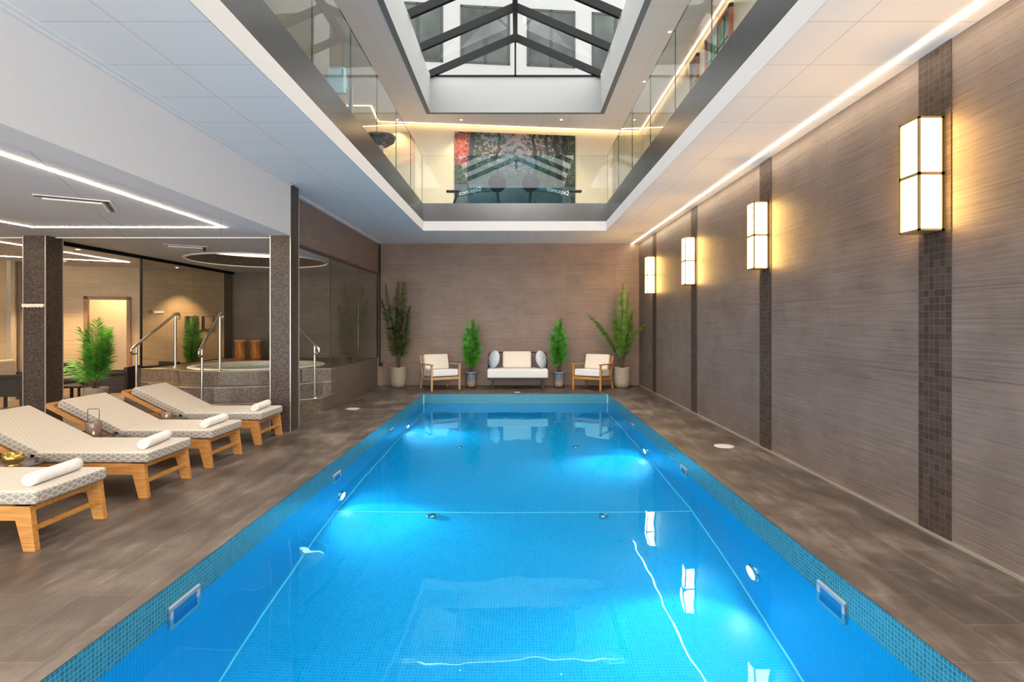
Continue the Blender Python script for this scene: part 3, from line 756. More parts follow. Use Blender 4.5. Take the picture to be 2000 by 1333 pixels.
# ------------------------------------------------------------------ lights of the hall
def led(name, pts, wd_, z, mat, label):
    b = MB()
    for p, q in zip(pts[:-1], pts[1:]):
        d = (Vector(q) - Vector(p)); ext = d.normalized() * wd_ * .5
        b.bar((*(Vector(p) - ext), z), (*(Vector(q) + ext), z), wd_ * .8, .008)
    return tag(b.build(name, mat), label, 'light strip')
led('led_strip', [(2.81, YF + .1), (2.81, 13.6)], .03, ZC - .004, M['led_hall'], 'long straight light strip in the hall ceiling along the right wall')
led('led_strip', [(-3.72, YF + .2), (-3.72, 7.09), (-6.15, 7.07), (-6.19, 6.6), (-6.19, YF + .2)], .03, ZL - .004, M['led_lounge'], 'angled light strip in the lounge ceiling above the loungers')
led('led_strip', [(-7.75, YF + .2), (-7.74, 11.1), (-9.4, 10.1), (-10.6, 9.4)], .03, ZL - .004, M['led_lounge'], 'pointed light strip in the ceiling beyond the far left column')

def sconce(y, label):
    t = thing('wall_sconce', label, 'wall lamp', (XR - .006, y, 2.155), 0, 'box lanterns on the mosaic strips')
    D, H, W = .18, .795, .10; f = .015
    b = MB()
    b.box(-D, 0, -W, W, 0, .014); b.box(-D, 0, -W, W, H - .014, H)
    b.box(-.012, 0, -W, W, 0, H)
    for x in (-D, -f * 1.4):
        for yy in (-W, W - f): b.box(x, x + f, yy, yy + f, 0, H)
    for yy in (-W, W - f): b.box(-D, 0, yy, yy + f, H / 2 - .011, H / 2 + .011)
    b.box(-D, -D + f, -W, W, H / 2 - .011, H / 2 + .011)
    b.build('frame', M['brass'], t)
    for k in (0, 1):
        z0, z1 = (.014, H / 2 - .011) if k == 0 else (H / 2 + .011, H - .014)
        b = MB(); b.box(-D + .006, -.014, -W + .006, W - .006, z0, z1); b.build('diffuser', M['sconce'], t)
for y, l in ((3.967, 'large glowing box wall lamp nearest the viewer on the right wall'), (6.67, 'glowing box wall lamp on the second mosaic strip from the viewer'),
             (9.37, 'glowing box wall lamp on the third mosaic strip from the viewer'), (12.08, 'small glowing box wall lamp on the farthest mosaic strip, by the palm')):
    sconce(y, l)

def downlight(x, y, z, label, energy, group, ang=100, col=(1, .70, .38)):
    t = thing('downlight', label, 'ceiling spot', (x, y, z), 0, group)
    b = MB(); b.lathe([(.045, 0), (.045, -.006), (.03, -.008), (.03, 0)], n=20); b.build('bezel', M['white_paint'], t)
    b = MB(); b.disc((0, 0, -.005), .02 if z > 5 else .03, 20, down=True); b.build('lens', M['spotlens'], t)
    l = bpy.data.lights.new('spot', 'SPOT'); l.energy = energy; l.spot_size = R(ang); l.spot_blend = .7; l.color = col; l.shadow_soft_size = .03
    o = bpy.data.objects.new('spot', l); COL.objects.link(o); o.parent = t; o.location = (0, 0, -.02)
G1 = 'spots in the lounge ceiling'
downlight(-7.25, 9.2, ZL, 'ceiling spot beside the dark rail, nearest the left column', 190, G1)
downlight(-8.85, 10.9, ZL, 'ceiling spot left of the pointed light strip', 260, G1)
downlight(-7.45, 12.2, ZL, 'ceiling spot behind the glass screen above the green plant', 170, G1, 80)
downlight(-9.9, 9.6, ZL, 'ceiling spot at the far left of the lounge', 200, G1)
G2 = 'spots in the upper ceiling'
for x, y, l in ((-1.32, 13.1, 'tiny upper ceiling spot left of the forest picture'), (1.03, 13.1, 'tiny upper ceiling spot right of the forest picture'), (-2.83, 13.1, 'tiny upper ceiling spot at the left corner of the gallery'),
                (2.51, 11.03, 'tiny upper ceiling spot over the right gallery, farther away'), (2.5, 9.15, 'tiny upper ceiling spot over the right gallery, nearer')):
    downlight(x, y, 6.3, l, 32, G2)

# air vents in the lounge ceiling
def vent(x, y, rz, label, s=.6):
    t = thing('air_vent', label, 'air vent', (x, y, ZL), rz)
    b = MB(); h = s / 2
    b.box(-h, h, -h, h, -.008, 0); b.build('frame', M['cassette'], t)
    b = MB(); b.box(-h + .01, h - .01, -h + .02, -h + .05, -.014, -.008); b.box(h - .05, h - .02, -h + .02, h - .02, -.014, -.008); b.build('air_slot', M['black'], t)
    b = MB(); b.box(-h + .06, h - .07, -h + .07, h - .03, -.03, -.012); b.build('panel', M['cassette'], t, bevel=.004)
vent(-4.48, 5.68, R(30), 'square white air vent in the lounge ceiling above the loungers')
vent(-5.35, 9.0, R(30), 'square air vent in front of the round ceiling recess')

# ------------------------------------------------------------------ upper gallery
b = MB()
ux0, ux1 = -6.5, 3.14
b.box(ux0, OX0 - .05, YF, 15.2, ZC + .2, 4.02); b.box(OX1 + .05, ux1, YF, 15.2, ZC + .2, 4.02)
b.box(OX0 - .05, OX1 + .05, OY1 + .05, 15.2, ZC + .2, 4.02); b.box(OX0 - .05, OX1 + .05, YF, OY0 - .05, ZC + .2, 4.02)
struct('floor_gallery', b, M['upfloor'])
b = MB(); z0, z1 = ZC + .2, 4.04
b.box(OX0 - .05, OX0 - .006, OY0, OY1 + .05, z0, z1); b.box(OX1 + .006, OX1 + .05, OY0, OY1 + .05, z0, z1)
b.box(OX0 - .006, OX1 + .006, OY1 + .006, OY1 + .05, z0, z1); b.box(OX0 - .006, OX1 + .006, OY0 - .05, OY0, z0, z1)
struct('trim_6', b, M['fascia'])
def gl_pane(x0, x1, y0, y1, parent, mat='glass'):
    b = MB(); b.box(x0, x1, y0, y1, 3.98, 5.05)
    thin = 0 if (x1 - x0) < (y1 - y0) else 1
    o = b.build('pane', [M[mat], M['glass_edge']], parent)
    for p in o.data.polygons:
        if abs(p.normal[thin]) < .5: p.material_index = 1
    return o
for x, l, lab in ((OX0 - .03, 'left', 'frameless glass balustrade along the left gallery edge'), (OX1 + .02, 'right', 'frameless glass balustrade along the right gallery edge')):
    t = thing('glass_balustrade', lab, 'balustrade')
    ys = [OY0 + .02 + k * (OY1 - OY0 - .04) / 9 for k in range(10)]
    for ya, yb in zip(ys[:-1], ys[1:]): gl_pane(x, x + .012, ya + .003, yb - .003, t)
t = thing('glass_balustrade', 'frameless glass balustrade at the far gallery edge, below the forest picture', 'balustrade')
for xa, xb, g_ in ((-2.03, -1.065, 'glass'), (-1.055, .945, 'glass_teal'), (.955, 1.91, 'glass')): gl_pane(xa, xb, OY1 + .015, OY1 + .027, t, g_)

# upper walls
UL, UR = (-3.9, 13.2), (3.14, 13.97)
b = MB(); up, ud, un, ulen = slab_wall(UL, UR, 4.02, 6.3, .1, b); struct('wall_gallery_back', b, M['upwall'])
b = MB(); b.box(3.12, 3.22, YF, 14.1, 4.02, 6.3); struct('wall_gallery_right', b, M['upwall'])
b = MB(); b.box(-6.6, -6.5, YF, 13.2, 4.02, 6.3); struct('wall_gallery_left', b, M['upwall'])
b = MB(); b.box(-6.6, -3.9, 13.2, 13.3, 4.02, 6.3); b.box(-3.95, -3.9, 12.2, 13.2, 4.02, 6.3); struct('wall_gallery_corner', b, M['upwall'])
b = MB(); b.box(-6.6, 3.2, YF - .1, YF, 4.02, 6.3); struct('wall_gallery_front', b, M['upwall'])
WX0, WX1, WY0, WY1 = -1.975, 1.88, 0.5, 12.63
b = MB()
b.box(-6.6, WX0 - .1, YF, 15, 6.3, 6.4); b.box(WX1 + .1, 3.3, YF, 15, 6.3, 6.4); b.box(WX0 - .1, WX1 + .1, WY1 + .1, 15, 6.3, 6.4); b.box(WX0 - .1, WX1 + .1, YF, WY0 - .1, 6.3, 6.4)
struct('ceiling_gallery', b, M['ceil_up'])
b = MB()
b.box(WX0 - .1, WX0, WY0 - .1, WY1 + .1, 6.29, 7.10); b.box(WX1, WX1 + .1, WY0 - .1, WY1 + .1, 6.29, 7.10)
b.box(WX0, WX1, WY1, WY1 + .1, 6.29, 7.10); b.box(WX0, WX1, WY0 - .1, WY0, 6.29, 7.10)
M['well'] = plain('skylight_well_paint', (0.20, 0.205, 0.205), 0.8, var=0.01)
struct('wall_skylight', b, M['well'])
pts = []
def upt(a, off, z): v = up + ud * a + un * off; return (v.x, v.y, z)
led('led_strip', [(3.07, YF + .2), (3.05, 13.9), (-3.3, 13.2), (-3.22, 12.25), (-6.3, 12.2)], .022, 6.294, M['led_upper'], 'warm light strip around the gallery ceiling above the forest picture')

# skylight
sk = thing('window_1', None, None); sk['kind'] = 'structure'
rx = (WX0 + WX1) / 2; zr, ze = 7.97, 7.10
ys = [WY1 - .04 - 1.215 * k for k in range(11) if WY1 - 1.215 * k > WY0]
for y in ys:
    b = MB(); wth = .075
    for x in (WX0, WX1): b.bar((x, y, ze + .04), (rx, y, zr + .0), wth, .15, up=(0, 0, 1))
    b.build('rafter', M['anthracite'], sk)
b = MB(); b.box(rx - .05, rx + .05, WY0, WY1, zr - .09, zr + .08); b.build('ridge_beam', M['anthracite'], sk)
b = MB(); b.box(WX0, WX1, WY1 - .03, WY1 + .03, ze - .0, ze + .03); b.box(rx - .02, rx + .02, WY1 - .03, WY1 + .02, ze, zr); b.build('gable_frame', M['anthracite'], sk)
for x, nm in ((WX0, 1), (WX1, -1)):
    b = MB(); b.face([(x, WY0, ze + .12), (x, WY1, ze + .12), (rx, WY1, zr + .09), (rx, WY0, zr + .09)][::nm]); b.build('glass', M['glass_roof'], sk)
b = MB(); b.face([(WX0, WY1 + .02, ze), (WX1, WY1 + .02, ze), (rx, WY1 + .02, zr)]); b.build('glass', M['glass_gable'], sk)

# house front beyond the skylight
fc = thing('house_front', 'pale rendered house front with grey windows seen through the skylight', 'building', (0, 17.0, 0), math.atan(.10))
b = MB(); b.box(-12, 12, 0, .3, 6.5, 19); b.build('wall', M['facade'], fc)
for k in range(-3, 4):
    xc = .03 + 2.02 * (k + .5) - .0
    b = MB(); x0, x1, z0, z1 = xc - .75, xc + .75, 9.37, 11.13
    f = .07
    b.box(x0, x1, -.02, .04, z0, z0 + f); b.box(x0, x1, -.02, .04, z1 - f, z1); b.box(x0, x0 + f, -.02, .04, z0, z1); b.box(x1 - f, x1, -.02, .04, z0, z1); b.box(xc - .04, xc + .04, -.02, .04, z0, z1)
    w_ = b.build('window', M['extframe'], fc)
    b = MB(); b.box(x0 + f, x1 - f, -.005, .01, z0 + f, z1 - f); b.build('window_pane', M['extglass'], w_)

# forest picture and the dark panel under it
a0 = 2.40; 
def on_up(px): # distance along the slanted gallery wall for photo column px
    k = (px - 1010.6) / 1089
    return (k * up.y - up.x) / (ud.x - k * ud.y)
aa, ab = on_up(888), on_up(1123)
t = thing('forest_picture', 'wide forest photograph on the gallery wall with red leaves at its left', 'picture', upt(aa, -.04, 4.885), math.atan2(ud.y, ud.x))
b = MB(); Wd, Hd = ab - aa, 1.25
b.face([(0, 0, 0), (Wd, 0, 0), (Wd, 0, Hd), (0, 0, Hd)], [(0, 0), (Wd, 0), (Wd, Hd), (0, Hd)]); b.build('print', M['art'], t)
b = MB(); b.box(0, Wd, .002, .035, 0, Hd); b.build('backing', M['black'], t)
t = thing('wall_panel', 'dark glossy wall panel under the forest picture', 'panel', upt(aa, -.03, 4.02), math.atan2(ud.y, ud.x))
b = MB(); b.box(0, Wd, 0, .03, 0, .86); b.build('board', M['darkpanel'], t)

# rowing machines
def rower(xc, yc, s, label):
    t = thing('rowing_machine', label, 'rowing machine', (xc, yc, 4.02), 0, 'rowing machines on the gallery')
    b = MB(); b.lathe([(.0, -.07), (.17, -.07), (.20, -.04), (.20, .04), (.17, .07), (.0, .07)], n=36); M4 = Matrix.Translation((0, 0, .62)) @ Matrix.Rotation(R(90), 4, 'X'); b.v = [tuple(M4 @ Vector(v)) for v in b.v]
    b.build('flywheel_housing', M['black'], t)
    b = MB(); 
    for rr in (.185, .13): 
        n = 40; b.tube([(rr * math.cos(2 * math.pi * k / n), -.078, .62 + rr * math.sin(2 * math.pi * k / n)) for k in range(n + 1)], .006, 6)
    for k in range(12): a = k * math.pi / 6; b.tube([(.04 * math.cos(a), -.078, .62 + .04 * math.sin(a)), (.185 * math.cos(a), -.078, .62 + .185 * math.sin(a))], .003, 5)
    b.build('fan_guard', M['extframe'], t)
    b = MB(); b.bar((-.25 * s, 0, .5), (-.95 * s, -.05, .34), .05, .10); b.bar((-.0, 0, .55), (-.3 * s, 0, .48), .1, .12); b.build('monorail', M['darkpanel'], t)
    b = MB(); b.bar((-.9 * s, -.05, .36), (-1.0 * s, -.05, 0), .05, .05); b.bar((-1.0 * s, -.3, .02), (-1.0 * s, .2, .02), .05, .04); b.build('rear_leg', M['black'], t)
    b = MB(); b.bar((0, 0, .45), (.05 * s, 0, 0), .06, .06); b.bar((.05 * s, -.25, .02), (.05 * s, .25, .02), .05, .04); b.build('front_leg', M['black'], t)
    b = MB(); b.box(-.15, .15, -.05, .05, 0, .05); b.v = [(v[0] - .98 * s, v[1] - .05, v[2] + .40) for v in b.v]; b.build('seat', M['black'], t, bevel=.012)
    b = MB(); b.bar((0, 0, .75), (-.05 * s, 0, 1.0), .03, .03); b.box(-.09, .09, -.03, .0, .95, 1.08); b.build('monitor', M['darkpanel'], t)
    cu = bpy.data.curves.new('lettering', 'FONT'); cu.body = 'concept2'; cu.size = .135; cu.extrude = .002; cu.align_x = 'CENTER'; cu.align_y = 'CENTER'
    cu.materials.append(M['white_paint'])
    tmp = bpy.data.objects.new('lettering_source', cu); me = bpy.data.meshes.new_from_object(tmp); bpy.data.objects.remove(tmp)
    o = bpy.data.objects.new('lettering', me); COL.objects.link(o); o.parent = t
    an = math.atan2(.16, .70)
    o.location = (-.6 * s, -.075 + (-.02), .42); o.rotation_euler = (R(90), an * s, 0)
    o.rotation_euler = (Matrix.Rotation(-an * s, 4, 'Y') @ Matrix.Rotation(R(90), 4, 'X')).to_euler()
rower(-.45, 12.45, 1, 'dark rowing machine on the gallery, left of centre')
rower(.30, 12.45, -1, 'dark rowing machine on the gallery, right of centre')

# gym machines behind the left glass
t = thing('exercise_machine', 'grey pillar machine with dark rounded bowl behind the left gallery glass', 'exercise machine', (-2.92, 11.85, 4.02))
b = MB(); b.lathe([(.09, 0), (.075, .05), (.07, 1.2), (.10, 1.27)], n=16); b.build('pillar', M['steel'], t)
b = MB(); b.lathe([(.0, 1.24), (.16, 1.26), (.30, 1.36), (.33, 1.46), (.30, 1.47), (0, 1.42)], n=28); b.build('bowl', M['darkcushion'], t)
b = MB(); b.lathe([(.22, 0), (.22, .03), (.1, .05)], n=24); b.build('base', M['black'], t)
t = thing('treadmill', 'treadmill with blue-grey console behind the left gallery glass', 'treadmill', (-2.62, 8.3, 4.02))
b = MB(); b.box(-.35, .35, -.2, 1.3, .0, .2); b.build('deck', M['black'], t, bevel=.02)
b = MB(); b.bar((-.16, -.1, .15), (-.16, -.05, 1.0), .05, .08); b.bar((.16, -.1, .15), (.16, -.05, 1.0), .05, .08); b.build('upright', M['steel'], t)
b = MB(); b.hexa([(-.17, -.16, .85), (.10, -.16, .85), (.10, .03, .9), (-.17, .03, .9)], [(-.15, -.2, 1.22), (.10, -.2, 1.22), (.10, -.1, 1.25), (-.15, -.1, 1.25)]); b.build('console', plain('blue_grey_plastic', (.25, .38, .45), .35), t, bevel=.02)
# coloured glass panels on the right gallery wall
def stained(y0, y1, label):
    t = thing('stained_glass_panel', label, 'stained glass', (3.12, y0, 4.45))
    W_ = y1 - y0; H_ = 1.7
    b = MB(); b.box(-.05, 0, 0, W_, 0, .06); b.box(-.05, 0, 0, W_, H_ - .06, H_); b.box(-.05, 0, 0, .07, 0, H_); b.box(-.05, 0, W_ - .07, W_, 0, H_); b.build('frame', plain('red_brown_frame', (.42, .12, .08), .5), t)
    b = MB(); b.box(-.03, -.01, .07, W_ - .07, .06, H_ - .06); b.build('coloured_pane', M['stained'], t)
    b = MB(); n = max(1, round(W_ / .3))
    for k in range(1, n): b.box(-.04, -.03, W_ * k / n - .008, W_ * k / n + .008, .06, H_ - .06)
    for k in range(1, 4): b.box(-.04, -.03, .07, W_ - .07, H_ * k / 4 - .008, H_ * k / 4 + .008)
    b.build('leading', M['darkwood'], t)
stained(8.05, 9.15, 'large green and red stained glass panel on the right gallery wall')
stained(9.55, 9.95, 'narrow green stained glass panel farther along the right gallery wall')

# ------------------------------------------------------------------ loungers
def rbox(mb, pts8, m=0): mb.hexa(pts8[:4], pts8[4:], m)
def lounger(label, loc):
    t = thing('sun_lounger', label, 'sun lounger', loc, 0, 'wooden sun loungers beside the pool')
    b = MB()
    for s in (-1, 1):
        ya, yb = sorted((s * .325, s * .285)); b.box(-1.80, -.035, ya, yb, .205, .30)
    b.box(-.06, -.035, -.285, .285, .262, .30); b.box(-1.80, -1.76, -.285, .285, .205, .29)
    for k in range(7): b.box(-.20 - .12 * k, -.12 - .12 * k, -.285, .285, .272, .29)
    b.build('frame', M['teak'], t, bevel=.003)
    for s in (-1, 1):
        ya, yb = sorted((s * .326, s * .282))
        b = MB(); b.hexa([(-.078, ya, 0), (.002, ya, 0), (.002, yb, 0), (-.078, yb, 0)], [(-.155, ya, .30), (-.034, ya, .30), (-.034, yb, .30), (-.155, yb, .30)]); b.build('leg', M['teak'], t, bevel=.003)
        b = MB(); b.hexa([(-1.86, ya, 0), (-1.78, ya, 0), (-1.78, yb, 0), (-1.86, yb, 0)], [(-1.80, ya, .30), (-1.69, ya, .30), (-1.69, yb, .30), (-1.80, yb, .30)]); b.build('leg', M['teak'], t, bevel=.003)
    b = MB(); b.box(-.062, -.028, -.285, .285, .125, .155); b.build('stretcher', M['teak'], t, bevel=.003)
    th = R(26.5); Mx = Matrix.Translation((-1.0, 0, .298)) @ Matrix.Rotation(th, 4, 'Y')
    b = MB()
    for s in (-1, 1):
        ya, yb = sorted((s * .33, s * .29)); b.box(-.81, 0, ya, yb, -.03, .018, M=Mx)
    b.box(-.81, -.765, -.29, .29, -.03, .018, M=Mx)
    for k in range(6): b.box(-.70 + .11 * k, -.63 + .11 * k, -.29, .29, -.01, .01, M=Mx)
    b.build('back_frame', M['teak'], t, bevel=.003)
    for s in (-1, 1):
        b = MB(); b.bar((-1.47, s * .24, .51), (-1.12, s * .24, .245), .03, .035); b.build('prop', M['darkwood'], t)
    b = MB(); b.box(-1.035, .005, -.322, .322, .305, .40); lit_top_faces(b.build('seat_cushion', [M['scallop'], M['scallop_lit']], t, bevel=.022, seg=3), Vector((0, 0, 1)))
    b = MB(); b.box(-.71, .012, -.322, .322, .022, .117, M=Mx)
    lit_top_faces(b.build('back_cushion', [M['scallop'], M['scallop_lit']], t, bevel=.022, seg=3), Vector((0, 0, 1)))
    return t
LY = [(4.005, 'nearest sun lounger with scallop cushion, cut off by the left edge'), (5.125, 'second sun lounger from the viewer, towel at its foot, beside the gold candle bowl'),
      (6.13, 'third sun lounger from the viewer, behind the mauve lantern'), (7.24, 'farthest sun lounger, in front of the hot tub steps and next to the column')]
L0 = lounger(LY[0][1], (-3.185, LY[0][0], 0))
for y, l in LY[1:]: dup(L0, (-3.185, y, 0), label=l)

def towel(loc, rz, label, L=.45):
    b = MB(); n = 90; turns = 3.6; r0, r1 = .008, .046; pin = []; pout = []; th = .0062
    for i in range(n + 1):
        a = i / n; ang = -a * turns * 2 * math.pi + .6; r = r0 + (r1 - r0) * a
        pin.append((math.cos(ang) * (r - th / 2), math.sin(ang) * (r - th / 2))); pout.append((math.cos(ang) * (r + th / 2), math.sin(ang) * (r + th / 2)))
    h = L / 2; rnd = random.Random(len(label))
    S = 8
    for k in range(S):
        ya, yb = -h + L * k / S, -h + L * (k + 1) / S
        for i in range(n):
            b.face([(pout[i][0], ya, pout[i][1]), (pout[i + 1][0], ya, pout[i + 1][1]), (pout[i + 1][0], yb, pout[i + 1][1]), (pout[i][0], yb, pout[i][1])], smooth=True)
    for i in range(n):
        for yy, fl in ((-h, 1), (h, -1)):
            b.face([(pin[i][0], yy, pin[i][1]), (pin[i + 1][0], yy, pin[i + 1][1]), (pout[i + 1][0], yy, pout[i + 1][1]), (pout[i][0], yy, pout[i][1])][::fl])
        b.face([(pin[i][0], -h, pin[i][1]), (pin[i][0], h, pin[i][1]), (pin[i + 1][0], h, pin[i + 1][1]), (pin[i + 1][0], -h, pin[i + 1][1])], smooth=True)
    o = b.build('rolled_towel', M['towel'], loc=loc); o.rotation_euler = (0, 0, rz)
    m = o.modifiers.new('weld', 'WELD'); m.merge_threshold = 1e-4
    return tag(o, label, 'towel', 'rolled towels on the loungers')
for (y, l), rz in zip(zip([a[0] for a in LY], ['rolled white towel on the nearest lounger', 'rolled white towel on the second lounger from the viewer', 'rolled white towel on the third lounger from the viewer', 'rolled white towel on the farthest lounger']), (R(3), R(8), R(2), R(4))):
    towel((-3.325, y + .0, .40 + .049), rz, l)

def side_table(x, y, r, label, group='round side tables between loungers'):
    t = thing('side_table', label, 'side table', (x, y, 0), 0, group)
    b = MB(); b.lathe([(0, .350), (r, .350), (r + .004, .356), (r, .362), (0, .362)], n=48); b.build('table_top', M['tabletop'], t)
    for k in range(3):
        a = k * 2.094 + .5; b = MB(); b.tube([(math.cos(a) * r * .55, math.sin(a) * r * .55, .35), (math.cos(a) * r * .8, math.sin(a) * r * .8, 0)], .008, 8); b.build('leg', M['black'], t)
side_table(-4.14, 4.565, .212, 'round dark side table carrying the gold candle bowl')
side_table(-4.16, 5.625, .168, 'round dark side table carrying the mauve lantern')
side_table(-4.20, 6.68, .205, 'round dark side table carrying the small dark candle glass')
# gold candle bowl
t = thing('candle_bowl', 'gold glass candle bowl on the side table beside the nearest loungers', 'candle holder', (-4.07, 4.50, .362))
b = MB(); b.lathe([(.045, 0), (.048, .006), (.03, .012), (.062, .03), (.070, .055), (.070, .095), (.066, .095), (.065, .05), (.02, .03), (0, .03)], n=36); b.build('bowl', M['gold'], t)
b = MB(); b.lathe([(.02, .03), (.02, .055), (0, .055)], n=16); b.build('candle', M['wax'], t)
b = MB(); b.lathe([(0, .056), (.006, .064), (.003, .078), (0, .084)], n=10); b.build('flame', M['flame'], t)
t = thing('candle_glass', 'small dark candle glass on the table before the farthest lounger', 'candle holder', (-4.19, 6.66, .362))
b = MB(); b.lathe([(.055, 0), (.058, .01), (.058, .085), (.054, .085), (.053, .012), (0, .012)], n=32); b.build('cup', M['jar'], t)
b = MB(); b.lathe([(.02, .012), (.02, .03), (0, .03)], n=16); b.build('candle', M['wax'], t)
b = MB(); b.lathe([(0, .031), (.007, .04), (.003, .052), (0, .06)], n=10); b.build('flame', M['flame'], t)
t = thing('lantern', 'ribbed mauve glass lantern with metal handle and lit candle', 'lantern', (-4.235, 5.57, .362))
b = MB(); prof = [(.058, 0), (.066, .01), (.067, .15), (.06, .168), (.057, .168), (.062, .15), (.061, .012), (0, .012)]; b.lathe(prof, n=48)
b.v = [(v[0] * (1 + .02 * math.cos(24 * math.atan2(v[1], v[0]))), v[1] * (1 + .02 * math.cos(24 * math.atan2(v[1], v[0]))), v[2]) for v in b.v]
b.build('jar', M['jar'], t)
b = MB(); b.tube([(-.058, 0, .14), (-.058, 0, .285), (-.05, 0, .292), (.05, 0, .292), (.058, 0, .285), (.058, 0, .14)], .004, 8); b.build('handle', M['tabletop'], t)
b = MB(); b.lathe([(.022, .012), (.022, .035), (0, .035)], n=16); b.build('candle', M['wax'], t)
b = MB(); b.lathe([(0, .036), (.009, .047), (.004, .062), (0, .072)], n=10); b.build('flame', M['flame'], t)
for x, y, l in ((-3.965, 4.60, 'small dark match cup beside the gold candle bowl'), (-4.08, 5.63, 'small dark match cup beside the mauve lantern')):
    b = MB(); b.lathe([(.012, 0), (.016, .04), (.014, .04), (.011, .005), (0, .005)], n=14); tag(b.build('match_cup', M['darkcushion'], loc=(x, y, .362)), l, 'cup')

# ------------------------------------------------------------------ palms
def frond(mb, stem, base, az, lean, length, bend, nl, ll, rnd, start=.25, w=.012):
    """arching midrib with narrow leaflets in two rows"""
    d = Vector((math.cos(az) * math.sin(lean), math.sin(az) * math.sin(lean), math.cos(lean)))
    side = Vector((-math.sin(az), math.cos(az), 0))
    pts = [Vector(base)]; N = 14; a = lean
    for i in range(N):
        a = lean + bend * ((i + 1) / N) ** 1.6
        pts.append(pts[-1] + Vector((math.cos(az) * math.sin(a), math.sin(az) * math.sin(a), math.cos(a))) * length / N)
    stem.tube([tuple(p) for p in pts], [.006 * (1 - .8 * i / N) for i in range(N + 1)], 5)
    for k in range(nl):
        t = start + (1 - start) * (k + rnd.random() * .5) / nl
        f = t * N; i = min(int(f), N - 1); p = pts[i].lerp(pts[i + 1], f - i); tan = (pts[i + 1] - pts[i]).normalized()
        L = ll * (math.sin(math.pi * min(1, .18 + .8 * (t - start) / (1 - start))) ** .6) * (.8 + .4 * rnd.random())
        nrm = side.cross(tan).normalized()
        for s in (-1, 1):
            open_ = .75 + .35 * rnd.random() - .35 * t
            dr_ = (tan * math.cos(open_) + side * s * math.sin(open_) + nrm * (.15 + .25 * rnd.random())).normalized()
            mid = p + dr_ * L * .5; tip = p + (dr_ + Vector((0, 0, -.22))).normalized() * L
            wv = tan.cross(dr_).cross(dr_).normalized() * w * .5
            if wv.length < 1e-6: wv = nrm * w * .5
            mb.face([p - wv * .4, mid - wv, mid + wv, p + wv * .4]); mb.face([mid - wv, tip, mid + wv])
def palm(name, label, cat, loc, mat, potf, fronds, base_z, seed, canes=3, nl=26, ll=.22, group=None, w=.012, cane_h=.25):
    t = thing(name, label, cat, loc, 0, group)
    rnd = random.Random(seed); leaf = MB(); st = MB()
    for az, lean, length, bend, off in fronds:
        frond(leaf, st, (off[0], off[1], base_z + off[2]), az, lean, length, bend, nl, ll, rnd, w=w)
    for k in range(canes):
        a = k * 2.2; st.tube([(math.cos(a) * .03, math.sin(a) * .03, base_z - .06), (math.cos(a) * .02, math.sin(a) * .02, base_z + cane_h)], [.014, .008], 7)
    potf(t)
    leaf.build('foliage', mat, t); st.build('stems', M['stem'], t)
    return t
def pot_big(t):
    b = MB(); b.lathe([(.10, 0), (.15, .02), (.18, .09), (.192, .22), (.192, .46), (.198, .48), (.18, .48), (.175, .44), (0, .44)], n=40); b.build('pot', M['pot'], t)
    b = MB(); b.disc((0, 0, .445), .174, 30); b.build('soil', M['soil'], t)
def pot_small(t):
    b = MB(); b.lathe([(.05, .02), (.10, .04), (.118, .12), (.122, .34), (.128, .37), (.115, .37), (.11, .33), (0, .33)], n=36); p = b.build('pot', M['glaze'], t)
    b = MB(); b.disc((0, 0, .335), .11, 30); b.build('soil', M['soil'], t)
    b = MB(); n = 36
    for z, r in ((.34, .138),): b.tube([(r * math.cos(2 * math.pi * k / n), r * math.sin(2 * math.pi * k / n), z) for k in range(n + 1)], .008, 6)
    for k in range(3):
        a = -.6 + k * 2.094; b.tube([(.138 * math.cos(a), .138 * math.sin(a), .34), (.13 * math.cos(a), .13 * math.sin(a), 0)], .005, 6)
    b.tube([(0.13 * math.cos(-.6), .13 * math.sin(-.6), .03), (0, 0, .012), (.13 * math.cos(-.6 + 2.094), .13 * math.sin(-.6 + 2.094), .03)], .005, 6)
    b.build('plant_stand', M['black'], t)
def pot_lounge(t):
    b = MB(); b.lathe([(.15, 0), (.17, .02), (.175, .43), (.18, .45), (.16, .45), (.155, .41), (0, .41)], n=36); b.build('pot', M['pot'], t)
    b = MB(); b.disc((0, 0, .415), .155, 30); b.build('soil', M['soil'], t)
rnd = random.Random(3)
F = [(rnd.random() * 6.28, R(1 + 5 * rnd.random()), .75 + .75 * rnd.random(), R(2 + 8 * rnd.random()), (rnd.uniform(-.05, .05), rnd.uniform(-.05, .05), .0)) for k in range(30)]
F += [(R(10), R(6), 1.45, R(10), (0, 0, 0)), (R(185), R(9), 1.66, R(10), (0, 0, 0)), (R(80), R(1), 2.0, R(3), (0, 0, 0)), (R(100), R(0), 1.9, R(3), (0.02, 0, 0)), (R(175), R(5), 1.95, R(6), (-.02, 0, 0)), (R(0), R(1), 2.02, R(3), (0.03, 0, 0))]
palm('potted_palm', 'tall olive green palm in a beige pot in the back left corner', 'potted plant', (-2.81, 13.13, 0), M['leaf_olive'], pot_big, F, .48, 11, nl=50, ll=.29, w=.021, cane_h=.4)
F = [(R(178), R(14), 1.50, R(42), (-.02, 0, 0)), (R(180), R(15), 1.42, R(40), (-.02, .02, 0)), (R(172), R(16), 1.15, R(32), (-.02, 0, 0)), (R(60), R(2), 1.98, R(4), (0, 0, 0)), (R(100), R(1), 1.75, R(4), (0, 0, 0)), (R(20), R(3), 1.80, R(4), (.02, 0, 0)), (R(-10), R(8), 1.55, R(66), (.02, 0, 0))]
F += [(rnd.random() * 6.28, R(1 + 5 * rnd.random()), .8 + .6 * rnd.random(), R(4 + 8 * rnd.random()), (rnd.uniform(-.03, .05), rnd.uniform(-.04, .04), .0)) for k in range(12)]
